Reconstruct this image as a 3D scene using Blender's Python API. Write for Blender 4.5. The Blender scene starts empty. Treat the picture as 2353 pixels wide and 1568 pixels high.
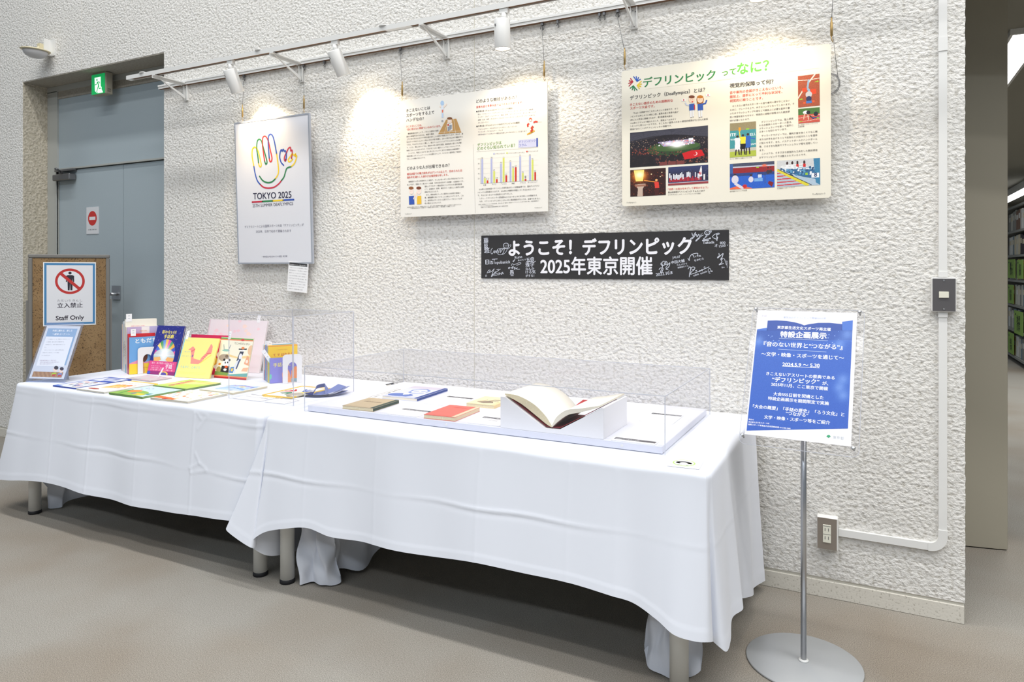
import bpy, math, random
import numpy as np
from mathutils import Matrix, Vector, Euler

R = math.radians
random.seed(7)
S = bpy.context.scene
COL = bpy.context.collection

# ------------------------------------------------------------------ camera, light, exposure
cam_d = bpy.data.cameras.new('camera')
cam = bpy.data.objects.new('camera', cam_d)
COL.objects.link(cam)
cam.location = (0, -3.034, 1.30)
cam.rotation_euler = (R(90), 0, R(27.1))
cam_d.sensor_width = 36
cam_d.lens = 36 * 1615.6 / 2353
cam_d.shift_y = -(784 - 617) / 2353
cam_d.clip_start = 0.05
S.camera = cam

S.view_settings.view_transform = 'Standard'
S.view_settings.look = 'None'
S.view_settings.gamma = 1
S.view_settings.use_curve_mapping = False
S.view_settings.exposure = 0.0
try:
    S.cycles.use_denoising = True
    S.cycles.transparent_max_bounces = 24
    S.cycles.max_bounces = 8
    S.cycles.sample_clamp_indirect = 6
    S.cycles.caustics_reflective = False
    S.cycles.caustics_refractive = False
except Exception:
    pass

wd = bpy.data.worlds.new('world')
S.world = wd
wd.use_nodes = True
wd.node_tree.nodes['Background'].inputs[0].default_value = (0.74, 0.87, 1.0, 1)
wd.node_tree.nodes['Background'].inputs[1].default_value = 0.20


def area(name, loc, size, power, color, rot=(0, 0, 0)):
    d = bpy.data.lights.new(name, 'AREA')
    d.shape = 'RECTANGLE'
    d.size, d.size_y = size
    d.energy = power
    d.color = color
    o = bpy.data.objects.new(name, d)
    o.location = loc
    o.rotation_euler = rot
    COL.objects.link(o)
    return o


# rows of ceiling fluorescents of the tall hall, in front of the wall
area('ceiling_light_row_a', (-.7, -2.0, 7.6), (10.8, 0.30), 430, (1.0, 0.99, 0.97))
area('ceiling_light_row_b', (.3, -4.5, 7.6), (8.8, 0.30), 255, (1.0, 0.99, 0.97))
area('ceiling_light_row_c', (.3, -6.2, 7.6), (8.8, 0.30), 170, (1.0, 0.99, 0.97))
area('ceiling_light_row_d', (-1.9, -10.5, 7.6), (12, 0.50), 440, (0.86, 0.93, 1.0))
area('fill_light_right', (3.4, -2.6, 4.4), (1.0, 4.0), 85, (1.0, 0.98, 0.94), (0, R(32), 0))  # added unseen fill from the right, brightens the cloth's side; no ceiling fitting


# ------------------------------------------------------------------ helpers
def lin(c):
    out = []
    for v in c[:3]:
        v = v / 255.0
        out.append(v / 12.92 if v <= 0.04045 else ((v + 0.055) / 1.055) ** 2.4)
    return tuple(out)


def mat(name, rgb, rough=0.6, metal=0.0, **kw):
    m = bpy.data.materials.new(name)
    m.use_nodes = True
    b = m.node_tree.nodes['Principled BSDF']
    b.inputs['Base Color'].default_value = (*lin(rgb), 1)
    b.inputs['Roughness'].default_value = rough
    b.inputs['Metallic'].default_value = metal
    for k, v in kw.items():
        b.inputs[k.replace('_', ' ')].default_value = v
    return m


def noise_mat(name, c1, c2, scale=50, rough=0.8, bump=0.0, dist=0.01, detail=4, stretch=(1, 1, 1), lo=0.35, hi=0.65, distortion=0.0, c3=None, scale3=1.5):
    m = mat(name, c1, rough)
    nt = m.node_tree
    N, L = nt.nodes, nt.links
    b = N['Principled BSDF']
    tc = N.new('ShaderNodeTexCoord')
    mp = N.new('ShaderNodeMapping')
    mp.inputs['Scale'].default_value = stretch
    L.new(tc.outputs['Object'], mp.inputs['Vector'])
    n = N.new('ShaderNodeTexNoise')
    n.inputs['Scale'].default_value = scale
    n.inputs['Detail'].default_value = detail
    n.inputs['Distortion'].default_value = distortion
    L.new(mp.outputs[0], n.inputs['Vector'])
    cr = N.new('ShaderNodeValToRGB')
    cr.color_ramp.elements[0].position = lo
    cr.color_ramp.elements[1].position = hi
    cr.color_ramp.elements[0].color = (*lin(c1), 1)
    cr.color_ramp.elements[1].color = (*lin(c2), 1)
    L.new(n.outputs['Fac'], cr.inputs['Fac'])
    out = cr.outputs['Color']
    if c3:
        n3 = N.new('ShaderNodeTexNoise')
        n3.inputs['Scale'].default_value = scale3
        n3.inputs['Detail'].default_value = 3
        L.new(tc.outputs['Object'], n3.inputs['Vector'])
        r3 = N.new('ShaderNodeValToRGB')
        r3.color_ramp.elements[0].position = 0.40
        r3.color_ramp.elements[1].position = 0.66
        L.new(n3.outputs['Fac'], r3.inputs['Fac'])
        mx = N.new('ShaderNodeMix')
        mx.data_type = 'RGBA'
        mx.blend_type = 'MULTIPLY'
        L.new(r3.outputs['Color'], mx.inputs['Factor'])
        L.new(out, mx.inputs['A'])
        mx.inputs['B'].default_value = (*lin(c3), 1)
        out = mx.outputs['Result']
    L.new(out, b.inputs['Base Color'])
    if bump:
        bp = N.new('ShaderNodeBump')
        bp.inputs['Strength'].default_value = bump
        bp.inputs['Distance'].default_value = dist
        L.new(n.outputs['Fac'], bp.inputs['Height'])
        L.new(bp.outputs[0], b.inputs['Normal'])
    return m


def emis(name, rgb, k):
    m = mat(name, rgb)
    b = m.node_tree.nodes['Principled BSDF']
    b.inputs['Emission Color'].default_value = (*lin(rgb), 1)
    b.inputs['Emission Strength'].default_value = k
    return m


def acrylic(name, tint=(254, 254, 255), body=0.010, gloss=0.05, milky=(235, 238, 245), refl=0.010):
    """thin clear sheet: mostly see-through, fresnel reflection, a little milky body"""
    m = bpy.data.materials.new(name)
    m.use_nodes = True
    nt = m.node_tree
    nt.nodes.clear()
    N, L = nt.nodes, nt.links
    out = N.new('ShaderNodeOutputMaterial')
    tr = N.new('ShaderNodeBsdfTransparent')
    tr.inputs[0].default_value = (*lin(tint), 1)
    df = N.new('ShaderNodeBsdfDiffuse')
    df.inputs[0].default_value = (*lin(milky), 1)
    gl = N.new('ShaderNodeBsdfGlossy')
    gl.inputs['Roughness'].default_value = gloss
    m1 = N.new('ShaderNodeMixShader')
    m1.inputs[0].default_value = body
    L.new(tr.outputs[0], m1.inputs[1])
    L.new(df.outputs[0], m1.inputs[2])
    lw = N.new('ShaderNodeLayerWeight')
    pw = N.new('ShaderNodeMath')
    pw.operation = 'POWER'
    pw.inputs[1].default_value = 5
    L.new(lw.outputs['Facing'], pw.inputs[0])
    ma = N.new('ShaderNodeMath')
    ma.operation = 'MULTIPLY_ADD'
    ma.inputs[1].default_value = 0.35
    ma.inputs[2].default_value = refl
    L.new(pw.outputs[0], ma.inputs[0])
    m2 = N.new('ShaderNodeMixShader')
    L.new(ma.outputs[0], m2.inputs[0])
    L.new(m1.outputs[0], m2.inputs[1])
    L.new(gl.outputs[0], m2.inputs[2])
    L.new(m2.outputs[0], out.inputs[0])
    return m


def wall_mat():
    m = mat('rough_white_plaster', (226, 224, 219), 0.92)
    nt = m.node_tree
    N, L = nt.nodes, nt.links
    b = N['Principled BSDF']
    tc = N.new('ShaderNodeTexCoord')
    mp = N.new('ShaderNodeMapping')
    mp.inputs['Scale'].default_value = (0.85, 1, 1.05)
    L.new(tc.outputs['Object'], mp.inputs['Vector'])
    n1 = N.new('ShaderNodeTexNoise')
    n1.inputs['Scale'].default_value = 70
    n1.inputs['Detail'].default_value = 5
    n1.inputs['Roughness'].default_value = 0.55
    n1.inputs['Distortion'].default_value = 0.0
    L.new(mp.outputs[0], n1.inputs['Vector'])
    n2 = N.new('ShaderNodeTexVoronoi')
    n2.feature = 'SMOOTH_F1'
    n2.inputs['Scale'].default_value = 78
    n2.inputs['Smoothness'].default_value = 0.6
    n2.inputs['Randomness'].default_value = 1.0
    L.new(mp.outputs[0], n2.inputs['Vector'])
    ad = N.new('ShaderNodeMath')
    ad.operation = 'MULTIPLY_ADD'
    ad.inputs[1].default_value = -0.45
    L.new(n2.outputs['Distance'], ad.inputs[0])
    L.new(n1.outputs['Fac'], ad.inputs[2])
    n3 = N.new('ShaderNodeTexNoise')
    n3.inputs['Scale'].default_value = 190
    n3.inputs['Detail'].default_value = 2
    L.new(tc.outputs['Object'], n3.inputs['Vector'])
    ad2 = N.new('ShaderNodeMath')
    ad2.operation = 'MULTIPLY_ADD'
    ad2.inputs[1].default_value = 0.22
    L.new(n3.outputs['Fac'], ad2.inputs[0])
    L.new(ad.outputs[0], ad2.inputs[2])
    ad = ad2
    bp = N.new('ShaderNodeBump')
    bp.inputs['Strength'].default_value = 0.68
    bp.inputs['Distance'].default_value = 0.0125
    L.new(ad.outputs[0], bp.inputs['Height'])
    L.new(bp.outputs[0], b.inputs['Normal'])
    cr = N.new('ShaderNodeValToRGB')
    cr.color_ramp.elements[0].position = 0.34
    cr.color_ramp.elements[1].position = 0.50
    cr.color_ramp.elements[0].color = (*lin((200, 196, 188)), 1)
    cr.color_ramp.elements[1].color = (*lin((232, 230, 226)), 1)
    L.new(n1.outputs['Fac'], cr.inputs['Fac'])
    L.new(cr.outputs[0], b.inputs['Base Color'])
    return m


M = {}
M['plaster'] = wall_mat()
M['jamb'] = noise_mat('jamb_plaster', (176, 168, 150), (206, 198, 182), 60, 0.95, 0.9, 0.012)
M['concrete'] = noise_mat('smooth_concrete', (168, 162, 150), (214, 210, 200), 110, 0.85, 0.3, 0.003, lo=0.30, hi=0.42)
M['joint'] = mat('joint_filler', (222, 219, 208), 0.9)
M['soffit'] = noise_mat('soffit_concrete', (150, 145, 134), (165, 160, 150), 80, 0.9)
M['carpet'] = noise_mat('grey_brown_carpet', (120, 116, 109), (176, 172, 164), 330, 0.98, 0.35, 0.004, detail=3, lo=0.3, hi=0.7, c3=(236, 226, 216), scale3=1.1)
M['doorblue'] = noise_mat('blue_grey_door_paint', (160, 173, 180), (168, 180, 186), 160, 0.45, lo=0.2, hi=0.8)
M['doorframe'] = mat('door_frame_paint', (170, 172, 168), 0.5)
M['dark'] = mat('dark_gap', (30, 30, 32), 0.8)
M['steel'] = mat('brushed_steel', (190, 192, 196), 0.32, 0.9)
M['steel_dark'] = mat('worn_steel', (120, 120, 122), 0.4, 0.7)
M['brass'] = mat('brass', (178, 150, 98), 0.35, 0.8)
M['white_metal'] = mat('white_painted_metal', (226, 226, 224), 0.4)
M['white_plastic'] = mat('white_plastic', (232, 232, 230), 0.4)
M['cream_plastic'] = mat('cream_plastic', (214, 204, 172), 0.45)
M['cream_key'] = mat('cream_switch_key', (232, 230, 214), 0.35)
M['slot'] = mat('track_slot', (110, 80, 56), 0.6)
M['paper'] = mat('white_paper', (240, 240, 240), 0.7)
M['foamboard'] = mat('matt_foam_board', (238, 236, 230), 0.6)
M['foamedge'] = mat('foam_board_edge', (215, 212, 205), 0.8)
M['alu'] = mat('aluminium_frame', (186, 192, 204), 0.4, 0.4)
M['black'] = mat('black_board', (44, 43, 45), 0.75)
M['cloth'] = mat('white_tablecloth_fabric', (232, 236, 246), 0.85, Sheen_Weight=0.15)
M['leg'] = mat('pale_grey_leg_paint', (230, 230, 226), 0.45)
M['rubber'] = mat('black_rubber', (28, 28, 32), 0.7)
M['tabletop'] = mat('table_laminate', (200, 198, 190), 0.5)
M['cork'] = noise_mat('cork', (150, 122, 86), (70, 50, 34), 150, 0.9, 0.2, 0.002, detail=3, lo=0.56, hi=0.68, c3=(215, 205, 190), scale3=5)
M['greyframe'] = mat('grey_board_frame', (122, 120, 116), 0.45)
M['acryl'] = acrylic('clear_acrylic')
M['acryl_edge'] = acrylic('acrylic_edge', (225, 228, 236), 0.62, 0.2, (228, 230, 238))
M['acryl_frost'] = acrylic('acrylic_holder', (248, 250, 255), 0.07, 0.1, (205, 212, 226))
M['casebase'] = mat('white_case_base', (222, 224, 234), 0.5)
M['card'] = mat('white_card', (246, 246, 248), 0.6)
M['cradle'] = mat('white_card_cradle', (240, 240, 242), 0.6)
M['pages'] = mat('page_edges', (236, 230, 212), 0.8)
M['pages_old'] = noise_mat('aged_page_edges', (214, 200, 160), (236, 226, 196), 200, 0.85, stretch=(1, 1, 8))
M['bookend'] = mat('white_bookend_enamel', (236, 236, 236), 0.35)
M['beige'] = mat('beige_steel_panel', (168, 162, 146), 0.6)
M['backceil'] = mat('back_room_ceiling', (150, 148, 138), 0.9)
M['backwall'] = mat('back_room_wall', (170, 168, 158), 0.9)
M['shelfmetal'] = mat('grey_shelf_metal', (150, 152, 148), 0.5)
M['tube'] = emis('lamp_diffuser', (255, 255, 255), 6.0)
M['lampwarm'] = emis('lamp_lens_glow', (255, 236, 200), 30.0)
M['exitgreen'] = emis('lit_green_panel', (20, 170, 90), 0.55)
M['exitwhite'] = emis('lit_white_panel', (235, 255, 240), 0.8)
M['signbox'] = mat('grey_beige_sign_box', (165, 158, 142), 0.5)
M['gloss_disc'] = mat('silver_painted_steel', (186, 189, 192), 0.42, 0.35)
M['ribbon'] = mat('blue_ribbon_satin', (92, 112, 176), 0.5, Sheen_Weight=0.3)
M['medal'] = mat('pale_gold_medal', (205, 200, 182), 0.35, 0.5)


def ink_mat(name, rough):
    m = bpy.data.materials.new(name)
    m.use_nodes = True
    b = m.node_tree.nodes['Principled BSDF']
    a = m.node_tree.nodes.new('ShaderNodeAttribute')
    a.attribute_name = 'Col'
    m.node_tree.links.new(a.outputs['Color'], b.inputs['Base Color'])
    b.inputs['Roughness'].default_value = rough
    return m


M['ink'] = ink_mat('printing_ink', 0.6)


class MB:
    """collects simple solids and links them as one mesh object"""

    def __init__(s):
        s.v, s.f, s.m, s.sm = [], [], [], []
        s.T = Matrix.Identity(4)

    def add(s, vs, fs, mi=0, smooth=False):
        n = len(s.v)
        for p in vs:
            s.v.append(tuple(s.T @ Vector(p)))
        for f in fs:
            s.f.append([i + n for i in f])
            s.m.append(mi)
            s.sm.append(smooth)

    def box(s, x0, x1, y0, y1, z0, z1, mi=0, b=0.0):
        if b <= 0:
            vs = [(x, y, z) for z in (z0, z1) for y in (y0, y1) for x in (x0, x1)]
            s.add(vs, [(0, 2, 3, 1), (4, 5, 7, 6), (0, 1, 5, 4), (1, 3, 7, 5), (3, 2, 6, 7), (2, 0, 4, 6)], mi)
            return s
        # chamfered box
        vs, idx = [], {}
        for i, x in enumerate((x0, x1)):
            for j, y in enumerate((y0, y1)):
                for k, z in enumerate((z0, z1)):
                    dx, dy, dz = b * (1 - 2 * i), b * (1 - 2 * j), b * (1 - 2 * k)
                    idx[i, j, k, 0] = len(vs); vs.append((x, y + dy, z + dz))
                    idx[i, j, k, 1] = len(vs); vs.append((x + dx, y, z + dz))
                    idx[i, j, k, 2] = len(vs); vs.append((x + dx, y + dy, z))
        fs = []
        for i in (0, 1):
            q = [idx[i, 0, 0, 0], idx[i, 1, 0, 0], idx[i, 1, 1, 0], idx[i, 0, 1, 0]]
            fs.append(q if i else q[::-1])
            q = [idx[0, i, 0, 1], idx[0, i, 1, 1], idx[1, i, 1, 1], idx[1, i, 0, 1]]
            fs.append(q if i else q[::-1])
            q = [idx[0, 0, i, 2], idx[1, 0, i, 2], idx[1, 1, i, 2], idx[0, 1, i, 2]]
            fs.append(q if i else q[::-1])
        for j in (0, 1):
            for k in (0, 1):
                fs.append([idx[0, j, k, 1], idx[1, j, k, 1], idx[1, j, k, 2], idx[0, j, k, 2]])
                fs.append([idx[j, 0, k, 0], idx[j, 1, k, 0], idx[j, 1, k, 2], idx[j, 0, k, 2]])
                fs.append([idx[j, k, 0, 0], idx[j, k, 1, 0], idx[j, k, 1, 1], idx[j, k, 0, 1]])
        for k_ in [(i, j, k) for i in (0, 1) for j in (0, 1) for k in (0, 1)]:
            fs.append([idx[(*k_, 0)], idx[(*k_, 1)], idx[(*k_, 2)]])
        s.add(vs, fs, mi)
        return s

    def tube(s, pts, r, n=12, mi=0, cap=True, smooth=True, flat=1.0):
        pts = [Vector(p) for p in pts]
        rs = r if isinstance(r, (list, tuple)) else [r] * len(pts)
        rings = []
        up = None
        for i, p in enumerate(pts):
            d = (pts[min(i + 1, len(pts) - 1)] - pts[max(i - 1, 0)]).normalized()
            if up is None:
                a = Vector((0, 0, 1)) if abs(d.z) < 0.9 else Vector((1, 0, 0))
                up = (a - d * a.dot(d)).normalized()
            else:
                up = (up - d * up.dot(d)).normalized()
            w = d.cross(up)
            rings.append([p + (up * math.cos(2 * math.pi * k / n) * flat + w * math.sin(2 * math.pi * k / n)) * rs[i] for k in range(n)])
        vs = [q for ring in rings for q in ring]
        fs = [(i * n + k, i * n + (k + 1) % n, (i + 1) * n + (k + 1) % n, (i + 1) * n + k) for i in range(len(pts) - 1) for k in range(n)]
        s.add(vs, fs, mi, smooth)
        if cap:
            s.add(rings[0], [list(range(n))[::-1]], mi)
            s.add(rings[-1], [list(range(n))], mi)
        return s

    def lathe(s, prof, c=(0, 0, 0), n=32, mi=0, smooth=True, cap=True):
        vs = [(c[0] + r * math.cos(2 * math.pi * k / n), c[1] + r * math.sin(2 * math.pi * k / n), c[2] + z) for r, z in prof for k in range(n)]
        fs = [(i * n + k, i * n + (k + 1) % n, (i + 1) * n + (k + 1) % n, (i + 1) * n + k) for i in range(len(prof) - 1) for k in range(n)]
        s.add(vs, fs, mi, smooth)
        if cap:
            s.add(vs[:n], [list(range(n))[::-1]], mi)
            s.add(vs[-n:], [list(range(n))], mi)
        return s

    def prism(s, poly, ext, mi=0, mi_side=None):
        """poly: list of 3D points (planar), ext: extrusion vector"""
        n = len(poly)
        ext = Vector(ext)
        vs = [Vector(p) for p in poly] + [Vector(p) + ext for p in poly]
        s.add(vs, [list(range(n))[::-1], list(range(n, 2 * n))], mi)
        s.add(vs, [(i, (i + 1) % n, n + (i + 1) % n, n + i) for i in range(n)], mi if mi_side is None else mi_side)
        return s

    def build(s, name, mats, parent=None, world=False):
        me = bpy.data.meshes.new(name)
        vs = s.v
        if world and parent is not None:
            inv = world_matrix(parent).inverted()
            vs = [tuple(inv @ Vector(p)) for p in vs]
        me.from_pydata(vs, [], s.f)
        if not isinstance(mats, (list, tuple)):
            mats = [mats]
        for m in mats:
            me.materials.append(m)
        me.polygons.foreach_set('material_index', s.m)
        me.polygons.foreach_set('use_smooth', s.sm)
        me.update()
        import bmesh
        bm = bmesh.new()
        bm.from_mesh(me)
        bmesh.ops.remove_doubles(bm, verts=bm.verts, dist=1e-6)
        bmesh.ops.recalc_face_normals(bm, faces=bm.faces)
        bm.to_mesh(me)
        bm.free()
        o = bpy.data.objects.new(name, me)
        COL.objects.link(o)
        if parent is not None:
            o.parent = parent
        return o


def world_matrix(o):
    m = o.matrix_basis.copy()
    while o.parent:
        o = o.parent
        m = o.matrix_basis @ m
    return m


def thing(name, label, cat, loc=(0, 0, 0), rot=(0, 0, 0), group=None, mtx=None):
    o = bpy.data.objects.new(name, None)
    o.empty_display_size = 0.05
    COL.objects.link(o)
    if mtx is not None:
        o.matrix_basis = mtx
    else:
        o.location = loc
        o.rotation_euler = rot
    o['label'] = label
    o['category'] = cat
    if group:
        o['group'] = group
    return o


def tag(o, label, cat, group=None):
    o['label'] = label
    o['category'] = cat
    if group:
        o['group'] = group
    return o


def struct(name, loc=(0, 0, 0), mesh=None):
    o = bpy.data.objects.new(name, None)
    COL.objects.link(o)
    o.location = loc
    o['kind'] = 'structure'
    return o


# ------------------------------------------------------------------ flat print: lettering and pictures
_tc = {}


def glyphs(s, res=2):
    k = (s, res)
    if k not in _tc:
        cu = bpy.data.curves.new('t', 'FONT')
        cu.body = s
        cu.size = 1
        cu.resolution_u = res
        ob = bpy.data.objects.new('t', cu)
        me = bpy.data.meshes.new_from_object(ob)
        n = len(me.vertices)
        a = np.zeros(n * 3)
        me.vertices.foreach_get('co', a)
        a = a.reshape(-1, 3)[:, :2].copy()
        fs = [tuple(p.vertices) for p in me.polygons]
        _tc[k] = (a, fs)
        bpy.data.objects.remove(ob)
        bpy.data.curves.remove(cu)
        bpy.data.meshes.remove(me)
    return _tc[k]


def homography(src, dst):
    A = []
    for (x, y), (u, v) in zip(src, dst):
        A.append([x, y, 1, 0, 0, 0, -u * x, -u * y, -u])
        A.append([0, 0, 0, x, y, 1, -v * x, -v * y, -v])
    _, _, V = np.linalg.svd(np.array(A, float))
    return V[-1].reshape(3, 3)


def smooth_path(pts, k=6):
    out = []
    P = [np.array(p, float) for p in pts]
    for i in range(len(P) - 1):
        p0, p1, p2, p3 = P[max(i - 1, 0)], P[i], P[i + 1], P[min(i + 2, len(P) - 1)]
        for j in range(k):
            t = j / k
            out.append(0.5 * ((2 * p1) + (-p0 + p2) * t + (2 * p0 - 5 * p1 + 4 * p2 - p3) * t * t + (-p0 + 3 * p1 - 3 * p2 + p3) * t ** 3))
    out.append(P[-1])
    return out


class Print:
    """ink on a flat w x h face; local x right, y up. corners = the sheet's four corners
    (TL, TR, BR, BL) in the layout units used by the calls; org rescales those units"""

    def __init__(s, w, h, corners=None, z=0.0006):
        s.w, s.h, s.z = w, h, z
        s.v, s.f, s.c = [], [], []
        s.n = 0
        if corners is None:
            corners = [(0, 0), (1, 0), (1, 1), (0, 1)]
        s.H = homography(corners, [(0, h), (w, h), (w, 0), (0, 0)])
        s.org = (0, 0, 1)

    def m(s, p):
        x, y = s.org[0] + p[0] / s.org[2], s.org[1] + p[1] / s.org[2]
        q = s.H @ np.array([x, y, 1.0])
        return np.array([q[0] / q[2], q[1] / q[2]])

    def raw(s, v2, fs, col, lay=1):
        v2 = np.asarray(v2, float)
        z = np.full((len(v2), 1), s.z + lay * 0.00012)
        s.v.append(np.hstack([v2, z]))
        s.f.extend([tuple(i + s.n for i in f) for f in fs])
        if isinstance(col, np.ndarray):
            s.c.extend([tuple(c) for c in col])
        else:
            s.c.extend([lin(col)] * len(fs))
        s.n += len(v2)

    def poly(s, pts, col, lay=1, local=False):
        q = [np.array(p) if local else s.m(p) for p in pts]
        from mathutils.geometry import tessellate_polygon
        tris = tessellate_polygon([[Vector((p[0], p[1], 0)) for p in q]])
        s.raw(q, tris, col, lay)

    def rect(s, x0, y0, x1, y1, col, lay=1):
        s.poly([(x0, y0), (x1, y0), (x1, y1), (x0, y1)], col, lay)

    def ell(s, cx, cy, rx, ry, col, lay=1, n=20):
        s.poly([(cx + rx * math.cos(2 * math.pi * k / n), cy + ry * math.sin(2 * math.pi * k / n)) for k in range(n)], col, lay)

    def line(s, pts, wd_, col, lay=1, smooth=False, round_=False):
        """wd_ in metres"""
        q = [s.m(p) for p in pts]
        if smooth:
            q = smooth_path(q)
        vs, fs = [], []
        for i, p in enumerate(q):
            d = q[min(i + 1, len(q) - 1)] - q[max(i - 1, 0)]
            L = np.hypot(*d) or 1
            nn = np.array([-d[1], d[0]]) / L * wd_ / 2
            vs += [p + nn, p - nn]
            if i:
                k = 2 * i
                fs.append((k - 2, k - 1, k + 1, k))
        s.raw(vs, fs, col, lay)
        if round_:
            for p in (q[0], q[-1]):
                s.raw([p + np.array([math.cos(a), math.sin(a)]) * wd_ / 2 for a in np.linspace(0, 2 * math.pi, 12, endpoint=False)], [tuple(range(12))], col, lay)

    def text(s, t, a, b, col, bold=0, res=2, lay=2, hk=1.0, off=0.07):
        """t is set so that it spans from a (bottom left) to b (bottom right)"""
        if not t.strip():
            return
        A, B = s.m(a), s.m(b)
        g, fs = glyphs(t, res)
        if len(g) == 0:
            return
        x0, x1 = g[:, 0].min(), g[:, 0].max()
        k = np.hypot(*(B - A)) / (x1 - x0)
        ux = (B - A) / np.hypot(*(B - A))
        uy = np.array([-ux[1], ux[0]])
        L = A + np.outer((g[:, 0] - x0) * k, ux) + np.outer((g[:, 1] + off) * k * hk, uy)
        s.raw(L, fs, col, lay)
        for j in range(int(bold)):
            r = k * (0.024, 0.037)[min(1, j // 4)]
            ang = (0, 180, 90, 270)[j % 4]
            s.raw(L + ux * math.cos(R(ang)) * r + uy * math.sin(R(ang)) * r, fs, col, lay + 0.02 * (j + 1))

    def para(s, lines, a, b, c, ncol, col, bold=0, res=1, lay=2):
        """a,b: left and right end of a full line (first line, at its foot); c: left foot of the last line"""
        A, B, C_ = s.m(a), s.m(b), s.m(c)
        W_ = np.hypot(*(B - A))
        k = W_ / ncol
        ux = (B - A) / W_
        uy = np.array([-ux[1], ux[0]])
        for i, t in enumerate(lines):
            if not t.strip():
                continue
            st = A + (C_ - A) * (i / max(1, len(lines) - 1))
            ind = len(t) - len(t.lstrip('\u3000'))
            g, fs = glyphs(t.strip('\u3000'), res)
            if len(g) == 0:
                continue
            L = st + np.outer((g[:, 0] + ind) * k, ux) + np.outer((g[:, 1] + 0.07) * k, uy)
            s.raw(L, fs, col, lay)
            if bold:
                s.raw(L + ux * k * 0.03, fs, col, lay + .02)

    def img(s, im, q, lay=1):
        """im: Img; q: TL, TR, BR, BL in layout units"""
        TL, TR, BR, BL = [s.m(p) for p in q]
        ny, nx = im.a.shape[:2]
        u = np.linspace(0, 1, nx + 1)[None, :, None]
        v = np.linspace(0, 1, ny + 1)[:, None, None]
        g = (TL * (1 - u) * (1 - v) + TR * u * (1 - v) + BR * u * v + BL * (1 - u) * v).reshape(-1, 2)
        fs = [(j * (nx + 1) + i, (j + 1) * (nx + 1) + i, (j + 1) * (nx + 1) + i + 1, j * (nx + 1) + i + 1) for j in range(ny) for i in range(nx)]
        c = np.clip(im.a, 0, 255).reshape(-1, 3) / 255.0
        c = np.where(c <= 0.04045, c / 12.92, ((c + 0.055) / 1.055) ** 2.4)
        s.raw(g, fs, c, lay)

    def build(s, name, parent, mtx=None):
        if not s.v:
            return None
        me = bpy.data.meshes.new(name)
        V = np.vstack(s.v)
        me.from_pydata([tuple(p) for p in V], [], s.f)
        me.materials.append(M['ink'])
        at = me.color_attributes.new('Col', 'FLOAT_COLOR', 'CORNER')
        tot = np.array([len(f) for f in s.f])
        c = np.repeat(np.array(s.c), tot, axis=0)
        c = np.hstack([c, np.ones((len(c), 1))])
        at.data.foreach_set('color', c.ravel())
        me.update()
        o = bpy.data.objects.new(name, me)
        COL.objects.link(o)
        o.parent = parent
        if mtx is not None:
            o.matrix_basis = mtx
        return o


class Img:
    """a small printed picture, drawn cell by cell (u right, v down, 0..1)"""

    def __init__(s, nx, ny, bg=(255, 255, 255), seed=1):
        nx, ny = int(nx * 2.4), int(ny * 2.4)
        s.a = np.zeros((ny, nx, 3)) + np.array(bg, float)
        s.u = ((np.arange(nx) + 0.5) / nx)[None, :].repeat(ny, 0)
        s.v = ((np.arange(ny) + 0.5) / ny)[:, None].repeat(nx, 1)
        s.rng = np.random.RandomState(seed)

    def put(s, mask, col, al=1.0):
        s.a[mask] = s.a[mask] * (1 - al) + np.array(col, float) * al
        return s

    def rect(s, x0, y0, x1, y1, col, al=1):
        return s.put((s.u >= x0) & (s.u <= x1) & (s.v >= y0) & (s.v <= y1), col, al)

    def ell(s, cx, cy, rx, ry, col, al=1):
        return s.put(((s.u - cx) / rx) ** 2 + ((s.v - cy) / ry) ** 2 <= 1, col, al)

    def poly(s, pts, col, al=1):
        ins = np.zeros(s.u.shape, bool)
        n = len(pts)
        for i in range(n):
            (x1, y1), (x2, y2) = pts[i], pts[(i + 1) % n]
            if y1 == y2:
                continue
            c = ((y1 > s.v) != (y2 > s.v)) & (s.u < (x2 - x1) * (s.v - y1) / (y2 - y1) + x1)
            ins ^= c
        return s.put(ins, col, al)

    def line(s, pts, w, col, al=1):
        for (x1, y1), (x2, y2) in zip(pts[:-1], pts[1:]):
            dx, dy = x2 - x1, y2 - y1
            L = dx * dx + dy * dy or 1e-9
            t = np.clip(((s.u - x1) * dx + (s.v - y1) * dy) / L, 0, 1)
            d = np.hypot(s.u - x1 - t * dx, s.v - y1 - t * dy)
            s.put(d <= w / 2, col, al)
        return s

    def glow(s, cx, cy, r, col, k=1.0):
        d = np.hypot(s.u - cx, s.v - cy) / r
        g = (np.exp(-d * d) * k)[..., None]
        s.a = s.a * (1 - np.clip(g, 0, 1)) + np.array(col, float) * np.clip(g, 0, 1)
        return s

    def dots(s, n, x0, y0, x1, y1, cols, r=(0.01, 0.02), ar=1.0):
        for _ in range(n):
            c = cols[s.rng.randint(len(cols))]
            rr = s.rng.uniform(*r)
            s.ell(s.rng.uniform(x0, x1), s.rng.uniform(y0, y1), rr, rr * ar, c)
        return s

    def grain(s, k=12, mask=None):
        n = s.rng.normal(0, k, s.u.shape)[..., None]
        s.a = s.a + n if mask is None else np.where(mask[..., None], s.a + n, s.a)
        return s

    def vgrad(s, c1, c2, y0=0, y1=1):
        t = np.clip((s.v - y0) / (y1 - y0), 0, 1)[..., None]
        m_ = (s.v >= y0) & (s.v <= y1)
        s.a = np.where(m_[..., None], np.array(c1, float) * (1 - t) + np.array(c2, float) * t, s.a)
        return s
# ================================================================== large structure
WALLM = Matrix(((1, 0, 0, 0), (0, 0, -1, 0), (0, 1, 0, 0), (0, 0, 0, 1)))


def T_(x, y, z):
    return Matrix.Translation((x, y, z))


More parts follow.
